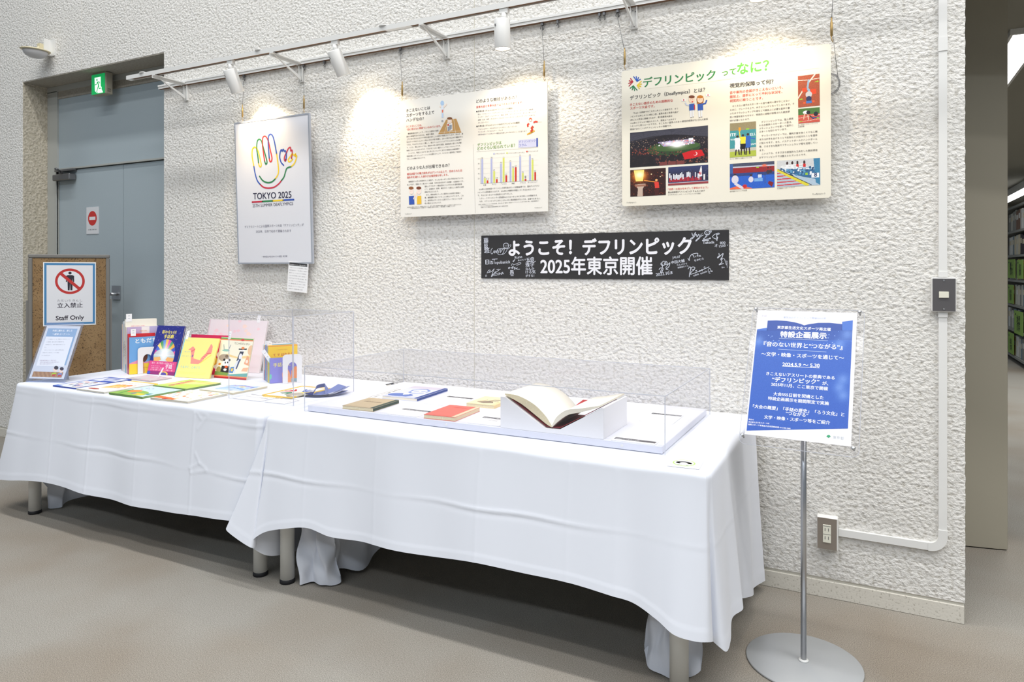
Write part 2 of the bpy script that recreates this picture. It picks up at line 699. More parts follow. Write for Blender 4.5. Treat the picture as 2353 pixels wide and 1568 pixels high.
def RX(a):
    return Matrix.Rotation(R(a), 4, 'X')


def RY(a):
    return Matrix.Rotation(R(a), 4, 'Y')


def RZ(a):
    return Matrix.Rotation(R(a), 4, 'Z')


b = MB()
b.add([(-10, -8, 0), (5, -8, 0), (5, 15, 0), (-10, 15, 0)], [(0, 1, 2, 3)])
fl = b.build('floor', M['carpet'])
fl['kind'] = 'structure'

wall = struct('wall_back')
ZT = 4.3


def panel(poly, name='wall_panel'):
    b = MB()
    b.prism([(x, 0, z) for x, z in poly], (0, 0.182, 0))
    return b.build(name, M['plaster'], wall)


panel([(-9, .078), (-5.69, .078), (-5.69, 2.705), (-4.968, 2.705), (-4.968, ZT), (-9, ZT)])
panel([(-4.963, 2.705), (-4.09, 2.705), (-4.09, .078), (-1.766, .078), (-1.766, ZT), (-4.963, ZT)])
# right-hand panel: its free vertical edge is a little ragged, as sprayed plaster is
rg = random.Random(3)
edge = [(.303 + rg.uniform(-.0015, .0015), .078 + (ZT - .078) * i / 330) for i in range(331)]
panel([(-1.761, .078)] + edge + [(-1.761, ZT)])
b = MB()
for x0, x1 in ((-9, -5.69), (-4.09, .300)):
    b.box(x0, x1, .006, .18, 0.066, .078)
b.box(-4.97, -4.96, .0025, .18, 2.71, ZT)
b.box(-1.767, -1.76, .0025, .18, .078, ZT)
b.build('joint_filler', M['joint'], wall)
b = MB()
b.box(-9, .303, .30, .34, 0, ZT)
b.box(.18, .300, .182, .30, 0, ZT)
b.build('wall_core', M['backwall'], wall)
# reveals of the doorway
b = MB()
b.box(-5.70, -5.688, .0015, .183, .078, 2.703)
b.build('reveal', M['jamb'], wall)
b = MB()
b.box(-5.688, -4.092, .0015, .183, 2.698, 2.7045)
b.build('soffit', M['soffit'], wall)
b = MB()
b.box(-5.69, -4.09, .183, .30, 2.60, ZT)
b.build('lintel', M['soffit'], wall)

bb = struct('baseboard_back')
for x0, x1 in ((-9, -5.69), (-4.09, -1.768), (-1.762, .3005)):
    b = MB()
    b.box(x0, x1, -.001, .182, 0, .066, 0, .002)
    b.build('plinth_length', M['concrete'], bb)

# --- the door in its recess
dr = struct('door_1', (-4.88, .19, 0))
b = MB()
b.box(-5.687, -5.562, .1765, .25, 0, 2.66)
b.box(-5.688, -4.092, .1765, .235, 2.655, 2.697)
b.box(-5.575, -5.562, .17, .183, 0, 2.06)
b.box(-5.562, -4.09, .175, .235, 2.052, 2.064)
b.build('door_frame', M['doorframe'], dr, True)
b = MB()
b.box(-5.562, -4.09, .19, .23, 2.066, 2.655)
b.build('transom_panel', M['doorblue'], dr, True)
b = MB()
b.box(-5.555, -4.787, .19, .23, .012, 2.046)
lf = b.build('door_leaf', M['doorblue'], dr, True)
b = MB()
b.box(-4.782, -4.092, .19, .23, .012, 2.046)
b.build('door_leaf', M['doorblue'], dr, True)
b = MB()
b.box(-5.562, -4.09, .232, .24, 0, 2.66)
b.build('door_shadow_gap', M['dark'], dr, True)
b = MB()
b.box(-5.55, -5.335, .132, .186, 1.965, 2.012, 0, .006)
b.tube([(-5.47, .15, 2.014), (-5.47, .15, 2.032)], .012)
b.tube([(-5.47, .15, 2.03), (-5.36, .06, 2.034), (-5.375, .055, 2.036)], .008)
b.box(-5.56, -5.33, .155, .187, 2.036, 2.05)
b.build('door_closer', M['steel_dark'], dr, True)
b = MB()
b.box(-4.905, -4.815, .182, .19, 1.075, 1.175)
b.tube([(-4.84, .186, 1.115), (-4.84, .13, 1.115)], .011)
b.tube([(-4.84, .132, 1.115), (-4.93, .130, 1.12), (-4.95, .14, 1.12)], .009)
b.build('door_handle', M['steel'], dr, True)

# --- steel panel / pillar at the right and the book room behind
wr = struct('wall_right', (.3, .85, 0))
b = MB()
b.T = T_(.557, .881, 0) @ RZ(10.3)
b.box(-.42, 0, 0, .06, .004, ZT, 0, .003)
b.build('steel_panel', M['beige'], wr, True)
b = MB()
b.T = T_(.557, .881, 0) @ RZ(10.3)
b.box(-.42, -.035, -.0015, 0, .006, ZT - .01)
b.build('panel_face', M['beige'], wr, True)
bc = MB()
bc.box(.305, 5, .01, 15, 2.6, 2.65)
o = bc.build('ceiling', M['backceil'])
o['kind'] = 'structure'
b = MB()
b.box(-1, 5, 14.8, 15, 0, 2.6)
b.box(4.9, 5, 0.9, 14.8, 0, 2.6)
o = b.build('wall_far', M['backwall'])
o['kind'] = 'structure'

t = thing('ceiling_light', 'square ceiling light panel glowing white in the book room', 'ceiling light', (.84, 2.2, 2.6))
b = MB()
for x0, x1, y0, y1 in ((.67, .85, 1.60, 1.62), (.67, .85, 3.58, 3.60), (.67, .685, 1.62, 3.58), (.835, .85, 1.62, 3.58)):
    b.box(x0, x1, y0, y1, 2.57, 2.6)
b.build('lamp_frame', M['white_metal'], t, True)
b = MB()
b.box(.685, .835, 1.62, 3.58, 2.58, 2.592)
b.build('diffuser', M['tube'], t, True)
t = thing('tube_light', 'long fluorescent strip light above the top of the bookshelf', 'strip light', (2.07, 11, 2.6))
b = MB()
b.box(2.0, 2.14, 9.4, 13.6, 2.49, 2.599)
b.build('lamp_housing', M['white_metal'], t, True)
b = MB()
b.box(2.01, 2.13, 9.41, 13.59, 2.455, 2.489)
b.build('tube', M['tube'], t, True)
area('book_room_light', (1.6, 5.0, 2.55), (1.2, 5.0), 110, (1, 1, .97))

# --- bookshelf far behind, its books and green shelf tags
t = thing('bookshelf', 'tall grey steel bookshelf full of volumes seen past the beige panel', 'bookshelf', (2.0, 8.6, 0))
zs = [.095, .46, .80, 1.145, 1.485, 1.82]
for z in zs + [2.16]:
    b = MB()
    b.box(1.74, 2.10, 7.60, 10.0, z - .03, z)
    b.build('shelf_board', M['shelfmetal'], t, True)
b = MB()
b.box(2.10, 2.12, 7.58, 10.0, .0, 2.19)
b.build('back_panel', M['shelfmetal'], t, True)
for y in (7.57, 10.0):
    b = MB()
    b.box(1.735, 2.12, y, y + .03, 0, 2.2)
    b.build('upright', M['shelfmetal'], t, True)
bm_ = [mat('spine_%s' % n, c, .6) for n, c in (('pale', (205, 205, 196)), ('grey', (150, 150, 146)), ('cream', (214, 204, 178)), ('blue', (120, 138, 150)), ('white', (222, 224, 222)), ('brown', (128, 98, 80)), ('ochre', (196, 158, 96)), ('dark', (52, 44, 52)))]
rb = random.Random(5)
coln = ['pale', 'grey', 'cream', 'bluish', 'white', 'brown', 'ochre', 'dark']
ordn = ['first', 'second', 'third', 'fourth', 'fifth', 'sixth', 'seventh', 'eighth', 'ninth', 'tenth', 'eleventh', 'twelfth', 'thirteenth']
rown = ['bottom', 'second lowest', 'third lowest', 'third highest', 'second highest', 'top']
for r_, z in enumerate(zs):
    y = 7.98
    kk = 0
    while y < 9.25:
        w_ = rb.uniform(.10, .17)
        hh = rb.uniform(.25, .285)
        b = MB()
        b.box(1.765, 1.99, y, y + w_ - .004, z + .001, z + hh, 0, .004)
        b.box(1.764, 1.765, y + .02, y + w_ - .024, z + hh * .55, z + hh * .8, 1)
        mi = rb.choice([0, 0, 1, 1, 2, 3, 4, 4, 5, 6])
        if r_ == 4 and 8.1 < y < 8.3:
            mi = 7
        o = b.build('volume', [bm_[mi], bm_[rb.choice([0, 2, 4])]])
        tag(o, '%s bound volume on the %s shelf, %s from the photo edge' % (coln[mi], rown[r_], ordn[kk]), 'book', 'volumes on the %s shelf' % rown[r_])
        kk += 1
        y += w_
M['tag'] = mat('green_tag_card', (150, 190, 92), .7)
for k, (y, z, w_, h_, tx, lb) in enumerate(((8.60, 1.165, .55, .26, '郷土資料', 'green shelf tag card on the third highest shelf, left of its twin'), (8.02, 1.165, .42, .25, '東京資料', 'green shelf tag card on the third highest shelf, at the photo edge'),
                                    (8.72, .81, .42, .26, '歴史資料', 'green shelf tag card on the third lowest shelf of the far bookshelf'), (8.03, .42, .62, .31, '地理資料', 'large green shelf tag card hanging over the second lowest shelf board'), (8.7, .11, .42, .29, '統計資料', 'green shelf tag card on the bottom shelf of the far bookshelf'))):
    t = thing('shelf_tag', lb, 'shelf tag', mtx=T_(1.733, y + w_, z) @ Matrix(((0, 0, -1, 0), (-1, 0, 0, 0), (0, 1, 0, 0), (0, 0, 0, 1))))
    b = MB()
    b.box(0, w_, 0, h_, -.004, 0)
    b.build('card', M['tag'], t)
    p = Print(w_, h_)
    p.text(tx[:2], (.30, .55), (.70, .55), (40, 50, 30), 2)
    p.text(tx[2:], (.30, .85), (.70, .85), (40, 50, 30), 2)
    p.rect(.1, .12, .22, .2, (60, 90, 50))
    p.build('print', t)

# ================================================================== rails, track, brackets, spotlights
t = thing('picture_rail', 'white metal picture rail fixed along the plaster wall', 'picture rail', (-1.9, -.01, 2.46))
b = MB()
b.box(-4.117, .20, -.022, -.0005, 2.462, 2.486)
b.box(-4.117, .20, -.026, -.022, 2.476, 2.486)
b.build('rail', M['white_metal'], t, True)
b = MB()
b.box(-4.115, .198, -.021, -.004, 2.4605, 2.462)
b.build('rail_slot', M['slot'], t, True)
t = thing('lighting_track', 'white lighting track with a brown slot running above the posters', 'light track', (-1.9, -.22, 2.475))
b = MB()
b.box(-4.128, .25, -.235, -.232, 2.474, 2.498)
b.box(-4.128, .25, -.205, -.202, 2.474, 2.498)
b.box(-4.128, .25, -.232, -.205, 2.490, 2.498)
b.box(-4.128, -4.09, -.232, -.205, 2.474, 2.490)
for x in (-3.98, -3.0, -2.15):
    b.lathe([(.028, 0), (.028, .004), (.018, .007)], (x, -.218, 2.498), 16)
b.build('track_profile', M['white_metal'], t, True)
b = MB()
b.box(-4.09, -2.14, -.231, -.206, 2.479, 2.483)
b.box(-1.99, .25, -.231, -.206, 2.479, 2.483)
b.build('track_slot', M['slot'], t, True)
b = MB()
b.box(-2.14, -1.99, -.2315, -.2055, 2.476, 2.489)
b.build('joint_cover', M['white_plastic'], t, True)
for x, lb in ((-3.87, 'white wall bracket at the left end of the lighting track'), (-2.899, 'white wall bracket above the framed poster, right of its left cable'),
              (-1.922, 'white wall bracket between the two paler spotlights, above the middle board'), (-.94, 'white wall bracket nearest the top left of the right board')):
    t = thing('wall_bracket', lb, 'bracket', (x, -.0005, 2.36), group=None)
    b = MB()
    b.box(x - .016, x + .016, -.006, -.0005, 2.365, 2.462)
    b.box(x - .016, x - .012, -.016, -.006, 2.365, 2.462)
    b.box(x + .012, x + .016, -.016, -.006, 2.365, 2.462)
    b.build('wall_plate', M['white_metal'], t, True)
    b = MB()
    b.box(x - .013, x + .013, -.236, -.026, 2.4685, 2.4735)
    b.box(x - .013, x - .010, -.236, -.026, 2.455, 2.4685)
    b.build('arm', M['white_metal'], t, True)
    b = MB()
    b.prism([(x - .004, -.215, 2.468), (x - .004, -.19, 2.455), (x - .004, -.016, 2.372), (x - .004, -.016, 2.392)], (.008, 0, 0))
    b.build('brace', M['white_metal'], t, True)
    for dx, z in ((0, 2.375), (.006, 2.44), (-.006, 2.446)):
        b = MB()
        b.T = T_(x + dx, -.006, z) @ RX(90)
        b.lathe([(.0026, 0), (.0026, .0012)], (0, 0, 0), 8)
        b.build('screw', M['steel_dark'], t, True)


def spotlight(x, lb, tilt_x, tilt_side, lit, aim, power, size, zb=2.43):
    """tilt_x swings the head towards the wall, tilt_side along the wall"""
    t = thing('spotlight', lb, 'spotlight', (x, -.2185, 2.474))
    b = MB()
    b.box(x - .022, x + .022, -.230, -.207, 2.452, 2.4785, 0, .002)
    b.lathe([(.014, -.03), (.014, 0)], (x, -.2185, 2.453), 16)
    b.build('track_adaptor', M['white_plastic'], t, True)
    HM = T_(x - .012, -.2185, zb - .002) @ RY(tilt_side) @ RX(tilt_x)
    b = MB()
    b.T = HM
    b.lathe([(.0345, 0), (.0365, -.003), (.0365, -.130), (.035, -.133)], (0, 0, 0), 40, cap=False)
    b.lathe([(.0005, 0), (.0345, 0)], (0, 0, 0), 40, cap=False, smooth=False)
    b.lathe([(.0328, -.127), (.035, -.133)], (0, 0, 0), 40, cap=False)
    b.lathe([(.010, 0), (.010, .012)], (.012, 0, 0), 16)
    b.build('lamp_head', M['white_plastic'], t, True)
    b = MB()
    b.T = HM
    b.lathe([(.0005, -.126), (.0330, -.126)], (0, 0, 0), 32, cap=False)
    b.build('lens', M['lampwarm'], t, True)
    b = MB()
    b.T = HM
    for z in (-.026, -.033):
        b.box(-.021, -.010, -.0346, -.026, z - .0008, z + .0008)
    b.build('vent_slot', M['dark'], t, True)
    d = bpy.data.lights.new('spot_beam', 'SPOT')
    d.energy = power
    d.spot_size = R(size)
    d.spot_blend = .75
    d.shadow_soft_size = .02
    d.color = (1.0, .78, .49)
    o = bpy.data.objects.new('spot_beam', d)
    COL.objects.link(o)
    src = HM @ Vector((0, 0, -.15))
    o.location = src
    o.rotation_euler = (Vector(aim) - src).to_track_quat('-Z', 'Y').to_euler()


spotlight(-3.227, 'white cylinder spotlight above the framed poster', 24, -4, 1, (-3.14, 0, 2.0), 16, 100)
spotlight(-2.465, 'white cylinder spotlight tilted to the bare wall left of the middle board', 26, -9, 1, (-2.33, 0, 1.98), 18, 100)
spotlight(-1.480, 'white cylinder spotlight hanging straight down with a glowing lens', 3, 0, 1, (-1.44, 0, 1.5), 7.5, 128)
spotlight(-.372, 'spotlight at the top photo edge, only its glowing lens rim showing', 5, 0, 1, (-.42, 0, 1.5), 7.5, 128, 2.462)


def wire(x0, x1, ztop, zbot, yb, lb, coil=False):
    t = thing('hanging_wire', lb, 'hanging wire', (x0, -.012, 2.46))
    b = MB()
    b.box(x0 - .006, x0 + .006, -.018, -.006, 2.448, 2.4605)
    pts = [(x0, -.012, 2.449)] + [(x0 + .009 * math.sin(a), -.012, 2.436 - .011 * math.cos(a)) for a in np.linspace(.3, 5.2, 10)]
    b.tube(pts, .0018, 6)
    b.build('hook', M['steel_dark'], t, True)
    b = MB()
    b.tube([(x0, -.014, 2.425), (x1, yb, zbot + .085)], .0011, 6)
    b.build('cable', M['steel_dark'], t, True)
    b = MB()
    b.tube([(x1, yb, zbot + .10), (x1, yb, zbot + .084), (x1, yb, zbot + .08), (x1, yb, zbot + .03), (x1, yb, zbot + .025)], [.003, .003, .005, .005, .002], 10)
    b.tube([(x1, yb, zbot + .028), (x1, yb - .004, zbot + .012), (x1 + .004, yb - .002, zbot + .003), (x1 + .006, yb, zbot + .014)], .0016, 6)
    b.build('gripper_hook', M['brass'], t, True)
    if coil:
        b = MB()
        for k in range(3):
            rr = .036 + .003 * k
            b.tube([(x1 + .0 + rr * .8 * math.cos(a) - .004, yb + .012 + .002 * k, zbot - .155 + rr * math.sin(a)) for a in np.linspace(0, 2 * math.pi, 22)], .0010, 5, cap=False)
        b.tube([(x1, yb, zbot + .08), (x1 + .012, yb + .012, zbot - .04), (x1 + .022, yb + .013, zbot - .13)], .001, 5)
        b.build('spare_cable_coil', M['steel_dark'], t, True)


wire(-3.352, -3.325, 2.46, 2.172, -.048, 'thin steel cable with brass gripper holding the left of the framed poster')
wire(-2.878, -2.842, 2.46, 2.172, -.048, 'thin steel cable with brass gripper holding the right of the framed poster')
wire(-2.205, -2.172, 2.46, 2.171, -.042, 'thin steel cable holding the left corner of the middle board')
wire(-1.386, -1.362, 2.46, 2.171, -.042, 'thin steel cable holding the right corner of the middle board')
wire(-1.014, -.972, 2.46, 2.174, -.042, 'slanting steel cable holding the left corner of the right board')
wire(-.132, -.139, 2.46, 2.174, -.042, 'steel cable with a spare coil at the right corner of the right board', True)
for x in (-1.306, -1.100, -1.078, -2.84 + .115):
    t = thing('rail_hook', 'small empty steel hook on the picture rail ' + ('beside the cable of the middle board' if x < -1.2 and x > -2 else 'above the framed poster' if x < -2 else ('left' if x < -1.09 else 'right') + ' of a pair near the right board'), 'hook', (x, -.012, 2.45), group='empty hooks on the rail')
    b = MB()
    b.box(x - .005, x + .005, -.018, -.006, 2.446, 2.4605)
    b.tube([(x, -.012, 2.446)] + [(x + .007 * math.sin(a), -.012, 2.432 - .008 * math.cos(a)) for a in np.linspace(.3, 4.6, 9)], .0014, 6)
    b.build('hook_wire', M['steel_dark'], t, True)

# --- dome lamp high on the left wall
t = thing('dome_sensor_lamp', 'white dome lamp on a bracket high on the left wall', 'dome lamp', (-5.33, -.0005, 2.85))
b = MB()
b.box(-5.335, -5.328, -.05, -.0005, 2.845, 2.965)
b.box(-5.335, -5.275, -.006, -.0005, 2.845, 2.965)
b.build('wall_plate', M['white_metal'], t, True)
b = MB()
b.box(-5.37, -5.336, -.075, -.015, 2.865, 2.925)
b.tube([(-5.35, -.07, 2.90), (-5.33, -.10, 2.87)], .01, 8)
b.build('bracket_block', M['cream_plastic'], t, True)
b = MB()
b.T = T_(-5.335, -.105, 2.862) @ RY(4)
b.lathe([(.002, .012), (.07, .010), (.092, .004), (.095, 0), (.090, -.004)], (0, 0, 0), 40)
b.build('rim_disc', M['cream_plastic'], t, True)
b = MB()
b.T = T_(-5.335, -.105, 2.862) @ RY(4)
b.lathe([(.078 * math.cos(a), -.004 - .052 * math.sin(a)) for a in np.linspace(0, 1.55, 12)], (0, 0, 0), 40)
b.build('dome', mat('dome_plastic', (205, 205, 208), .3), t, True)

# --- exit sign under the soffit
t = thing('exit_sign', 'green and white lit running-man exit sign under the lintel', 'exit sign', mtx=T_(-4.976, .080, 2.538) @ WALLM)
b = MB()
b.box(0, .160, 0, .156, -.052, 0, 0, .004)
b.box(.005, .150, .156, .1605, -.050, -.004)
b.build('sign_box', M['signbox'], t)
p = Print(.148, .140)
b = MB()
b.box(.003, .150, .004, .144, 0, .004)
fp = b.build('lit_panel', M['exitgreen'], t)
PX = [(.25, .16), (.72, .16), (.72, .62), (.80, .72), (.78, .78), (.90, .97), (.47, .97), (.28, .84)]


def xm(q):
    return (.003 + q[0] * .147, .144 - q[1] * .14, .0046)


b = MB()
b.prism([xm(q) for q in PX], (0, 0, .0008))
b.build('white_pictogram', M['exitwhite'], t)
b = MB()


def limb(pts, w_):
    q = [Vector(xm(p_)) for p_ in pts]
    for a, c in zip(q[:-1], q[1:]):
        d = (c - a).normalized()
        n = Vector((-d.y, d.x, 0)) * w_
        b.prism([a - n + Vector((0, 0, .001)), a + n + Vector((0, 0, .001)), c + n + Vector((0, 0, .001)), c - n + Vector((0, 0, .001))], (0, 0, .0006))


limb([(.49, .40), (.40, .52), (.28, .52)], .0026)
limb([(.49, .40), (.64, .42), (.67, .50)], .0026)
limb([(.49, .39), (.58, .62)], .0048)
limb([(.57, .60), (.60, .75), (.74, .74)], .003)
limb([(.55, .60), (.44, .85), (.40, .86)], .0032)
limb([(.40, .86), (.52, .97)], .002)
b.prism([(xm((.44, .29))[0] + .0062 * math.cos(a), xm((.44, .29))[1] + .008 * math.sin(a), .0056) for a in np.linspace(0, 6.28, 15)[:-1]], (0, 0, .0006))
b.build('running_figure', M['exitgreen'], t)
b = MB()
for k in range(4):
    b.box(.1600, .1606, .016 + .007 * k, .018 + .007 * k, -.038, -.012)
b.build('vent_slot', M['dark'], t)

# --- no-entry plate on the door
t = thing('door_plate', 'small white plate with a red no entry disc on the door', 'door sign', mtx=T_(-5.212, .1895, 1.555) @ WALLM)
b = MB()
b.box(0, .145, 0, .20, 0, .003)
b.build('plate', mat('plate_plastic', (214, 216, 220), .4), t)
p = Print(.145, .20, z=.0032)
p.ell(.5, .42, .36, .27, (196, 52, 48), 1, 36)
p.rect(.25, .36, .75, .48, (225, 225, 228), 2)
p.text('立入禁止 STAFF ONLY', (.15, .86), (.86, .86), (70, 70, 76), 1)
p.build('print', t)
# ================================================================== posters on the wall
INK = (52, 50, 58)
RED = (205, 62, 48)
GRN = (44, 128, 76)
BLU = (52, 88, 180)
YEL = (240, 206, 50)
DRD = (200, 48, 72)

# --- framed hand-logo poster
t = thing('framed_poster', 'framed white poster with a colourful line-drawn hand and TOKYO 2025', 'poster', mtx=T_(-3.375, -.034, 1.326) @ WALLM @ RX(2.0))
W1, H1 = .586, .841
b = MB()
b.box(.004, W1 - .004, .004, H1 - .004, -.010, 0)
b.build('poster_sheet', mat('satin_poster', (228, 229, 236), .35), t)
b = MB()
for x0, x1, y0, y1 in ((0, W1, 0, .008), (0, W1, H1 - .008, H1), (0, .008, .008, H1 - .008), (W1 - .008, W1, .008, H1 - .008)):
    b.box(x0, x1, y0, y1, -.012, .002)
b.build('frame', M['alu'], t)
p = Print(W1, H1, [(66, 152), (688, 63), (712, 1305), (108, 1308)])
LW = .0085
for col, pts in ((YEL, [(230, 515), (215, 430), (217, 375), (232, 355), (252, 365), (268, 400), (285, 470), (291, 505), (282, 517), (273, 505), (268, 485)]),
                 (GRN, [(268, 485), (262, 430), (253, 370), (256, 308), (271, 289), (290, 302), (310, 370), (330, 440), (338, 480), (328, 495), (318, 470)]),
                 ((220, 60, 62), [(318, 470), (308, 400), (300, 330), (301, 280), (316, 262), (333, 272), (350, 310), (365, 380), (378, 440), (374, 470), (362, 472), (356, 445)]),
                 (BLU, [(356, 445), (351, 380), (347, 310), (350, 262), (366, 246), (385, 262), (401, 320), (417, 410)]),
                 (YEL, [(417, 410), (427, 480), (433, 540), (428, 580), (405, 618)]),
                 (GRN, [(405, 618), (380, 640), (345, 648), (305, 632), (277, 596)]),
                 (BLU, [(230, 515), (240, 570), (258, 630), (284, 664)]),
                 (DRD, [(284, 664), (310, 685), (350, 693), (398, 684), (435, 657), (457, 630)]),
                 (GRN, [(457, 630), (478, 600), (490, 560), (503, 528), (537, 515)]),
                 (YEL, [(537, 515), (562, 490), (577, 455), (584, 424), (570, 430), (575, 408), (560, 420), (548, 408), (532, 428), (515, 452), (516, 472), (530, 472), (548, 452)]),
                 (DRD, [(540, 445), (546, 410), (545, 378), (534, 384), (532, 356), (518, 360), (507, 378), (498, 400), (484, 430), (481, 455), (488, 468), (497, 455)]),
                 (BLU, [(475, 503), (455, 480), (443, 440), (446, 398), (456, 374), (463, 388), (472, 370), (480, 388), (490, 384), (497, 410), (497, 440), (489, 466)])):
    p.line(pts, LW, col, 1, True, True)
for a, c, col in (((218, 808), (302, 803), DRD), ((300, 803), (386, 797), GRN), ((384, 797), (472, 791), YEL), ((470, 791), (558, 786), BLU)):
    p.line([a, c], .0095, col, 2, False, True)
p.text('TOKYO 2025', (225, 785), (538, 770), (40, 38, 66), 1, 4, off=0)
p.text('25TH SUMMER DEAFLYMPICS', (222, 850), (553, 830), (64, 62, 88), 0, 3, off=0)
p.text('デフアスリートによる国際スポーツ大会「デフリンピック」が', (158, 1020), (640, 1000), (120, 120, 138))
p.text('2025年、日本で初めて開催されます', (250, 1058), (537, 1050), (120, 120, 138))
p.text('一般財団法人全日本ろうあ連盟 / 東京都', (297, 1256), (505, 1252), (120, 120, 138), 0, 1)
p.build('print', t)

# --- caption card below it
t = thing('caption_card', 'small white caption card with a black heading hanging under the framed poster', 'caption card', mtx=T_(-2.982, -.036, 1.172) @ WALLM @ RZ(-4.5))
b = MB()
b.box(0, .148, 0, .170, -.004, 0)
b.build('card', M['card'], t)
p = Print(.148, .170)
p.rect(.05, .04, .96, .13, (36, 36, 40))
p.text('第25回夏季デフリンピック競技大会 東京2025', (.08, .115), (.93, .115), (240, 240, 240), 1, 1)
p.para(['　大会エンブレムは、ろう学生が制作し、中高生の', '投票で選ばれました。「人々の繋がり」を意味する', '“輪”をテーマに、デフコミュニティの代表的なシ', 'ンボルである手を表現しています。大会を通じて、', '人々がデフスポーツやろう者の文化に触れ、「輪」', 'になって繋がっていくという想いが込められてい', 'ます。競技大会の盛り上がりを通して、花が咲く', '未来へ繋がっていくイメージを表しています。', '（東京都スポーツ文化局の資料より作成）'], (.06, .22), (.95, .22), (.06, .93), 22, (110, 110, 120))
p.build('print', t)

# --- middle board
t = thing('information_board', 'white information board with two text columns and a bar chart', 'display board', mtx=T_(-2.184, -.038, 1.5665) @ WALLM @ RX(.8))
W2, H2 = .839, .602
b = MB()
b.box(0, W2, 0, H2, -.007, -.0004, 1)
b.box(0, W2, 0, H2, -.0004, 0, 0)
b.build('foam_board', [M['foamboard'], M['foamedge']], t)
p = Print(W2, H2, [(75, 262), (1700, 58), (1704, 1458), (92, 1512)])
p.text('きこえないことは', (148, 382), (408, 350), INK, 1)
p.text('スポーツをする上で', (148, 435), (455, 398), INK, 1)
p.text('ハンデなの？', (148, 486), (340, 468), INK, 1)
p.text('きこえないことは、', (148, 548), (318, 530), RED, 1)
p.text('“目に見えない障害”といわれています。', (152, 580), (528, 543), RED, 1)
p.para(['　聴覚障害があることで、バランス感覚の発達、', '遅れや体験不足のなかから、練習や競技'], (150, 624), (494, 590), (150, 654), 20.5, INK)
p.para(['上でさまざまな人と比べて不利な面があることが研究で報告されています。例えば、団',
        '体スポーツではチームメイト同士の声かけ等で判断し、次への動きを止める場面が多い',
        'ですが、それがきこえないと難しく、常にチームメイトとのアイコンタクトが必要で',
        'す。さらに、個人スポーツでは、競技中の風の音や打球音、競技用具の音なども判断',
        '材料になることがありますが、それがきこえない選手にとっては１つのハンデです。',
        '　このように、競技上における“目に見えないハンデ”に対する視覚的な情報保障や',
        '手話言語によるコミュニケーションが必要だからこそ、きこえない選手同士で競技を',
        'することに意義があるのです。'], (152, 682), (757, 626), (153, 896), 38, INK)
p.text('どのような人が出場できるの？', (158, 1005), (625, 973), INK, 1)
p.text('裸耳状態での聴力損失が55デシベル以上で、定められた出', (158, 1062), (762, 1024), RED, 1)
p.text('場条件を満たした選手が出場資格を有します。', (158, 1098), (612, 1070), RED, 1)
p.para(['　補聴器または人工内耳を外した状態で、きこえが良いほうの耳の平均が55デシベル',
        '以上であり、各国のろう者スポーツ協会（日本は全日本ろうあ連盟）の登録者のうち、'], (160, 1140), (762, 1104), (160, 1172), 37, INK)
p.para(['国内のデフスポーツ競技団体ごとに行われる選考競技会', 'にて、出場条件（記録、順位など）を満たした選手に出場', '資格が与えられます。', '　また、競技会場に入ったら選手たちは試合や練習の',
        '間、補聴器等を身につけることは禁止されています。これ', 'は、選手同士がきこえない立場でプレーするという公平', '性の観点によるものです。'], (352, 1192), (764, 1168), (354, 1374), 25, INK)
p.para(['競技規則は国際ろう者スポーツ委員会の定めによる。聴力の測定は国際標準化機構の基準により実施すると定められている。',
        '（一般財団法人全日本ろうあ連盟スポーツ委員会の資料から引用し、一部を編集のうえ掲載しています）'], (162, 1412), (764, 1384), (192, 1424), 56, INK)
p.text('Deaflympics 4', (140, 1482), (212, 1480), (120, 120, 120), 0, 1, off=0)
p.text('どのような競技があるの？', (918, 286), (1365, 242), INK, 1)
p.text('夏季大会と冬季大会で以下のものがあります。', (918, 342), (1432, 290), RED, 1)
p.rect(918, 370, 932, 385, INK)
p.text('夏季大会（サムスン2017デフリンピックの競技）', (936, 385), (1322, 350), INK, 1)
p.para(['陸上・バドミントン・バスケットボール・ビーチバレーボール・ボウリング・自転車・', 'サッカー・ゴルフ・ハンドボール・柔道・空手・マウンテンバイク・オリエンテーリング・', '射撃・水泳・卓球・テコンドー・テニス・バレーボール・レスリング（フリースタイル、', 'グレコローマン）'], (936, 416), (1580, 360), (938, 508), 40, (86, 84, 110))
p.rect(920, 531, 934, 546, INK)
p.text('冬季大会（ヴァルテッリーナ2019デフリンピックの競技）', (938, 545), (1395, 508), INK, 1)
p.para(['アルペンスキー・クロスカントリースキー・スノーボード・', 'カーリング・アイスホッケー・チェス', '※冬季大会のアイスホッケー競技は大会により行われないことがあります'], (938, 578), (1380, 546), (938, 636), 27, (86, 84, 110))
p.text('デフリンピックは', (932, 755), (1195, 730), (110, 160, 70), 1)
p.text('どのぐらい知られている？', (932, 796), (1345, 762), (110, 160, 70), 1)
p.poly([(1380, 686), (1582, 672), (1582, 762), (1380, 772)], (205, 208, 236))
p.poly([(1580, 668), (1597, 666), (1597, 760), (1580, 761)], (60, 84, 176), 2)
p.text('デフリンピック', (1388, 722), (1570, 708), (78, 96, 190), 1)
p.text('コラム', (1388, 760), (1472, 754), (78, 96, 190), 1)
p.line([(922, 812), (1600, 770)], .0008, (150, 150, 150))
for x, y, c, tx, x2 in ((1106, 842, (178, 184, 224), 'パラリンピック', 1230), (1249, 835, (214, 222, 110), 'スペシャルオリンピックス', 1448), (1468, 820, (205, 62, 48), 'デフリンピック', 1598)):
    p.rect(x, y - 15, x + 16, y, c)
    p.text(tx, (x + 22, y + 1), (x2, y - 5), INK, 0, 1)


def cy(x, v):  # chart rows: v = 0..100 on the slightly skewed chart
    base = 1156 + (x - 965) * (1122 - 1156) / (1597 - 965)
    top = 888 + (x - 965) * (850 - 888) / (1597 - 965)
    return base + (top - base) * v / 100


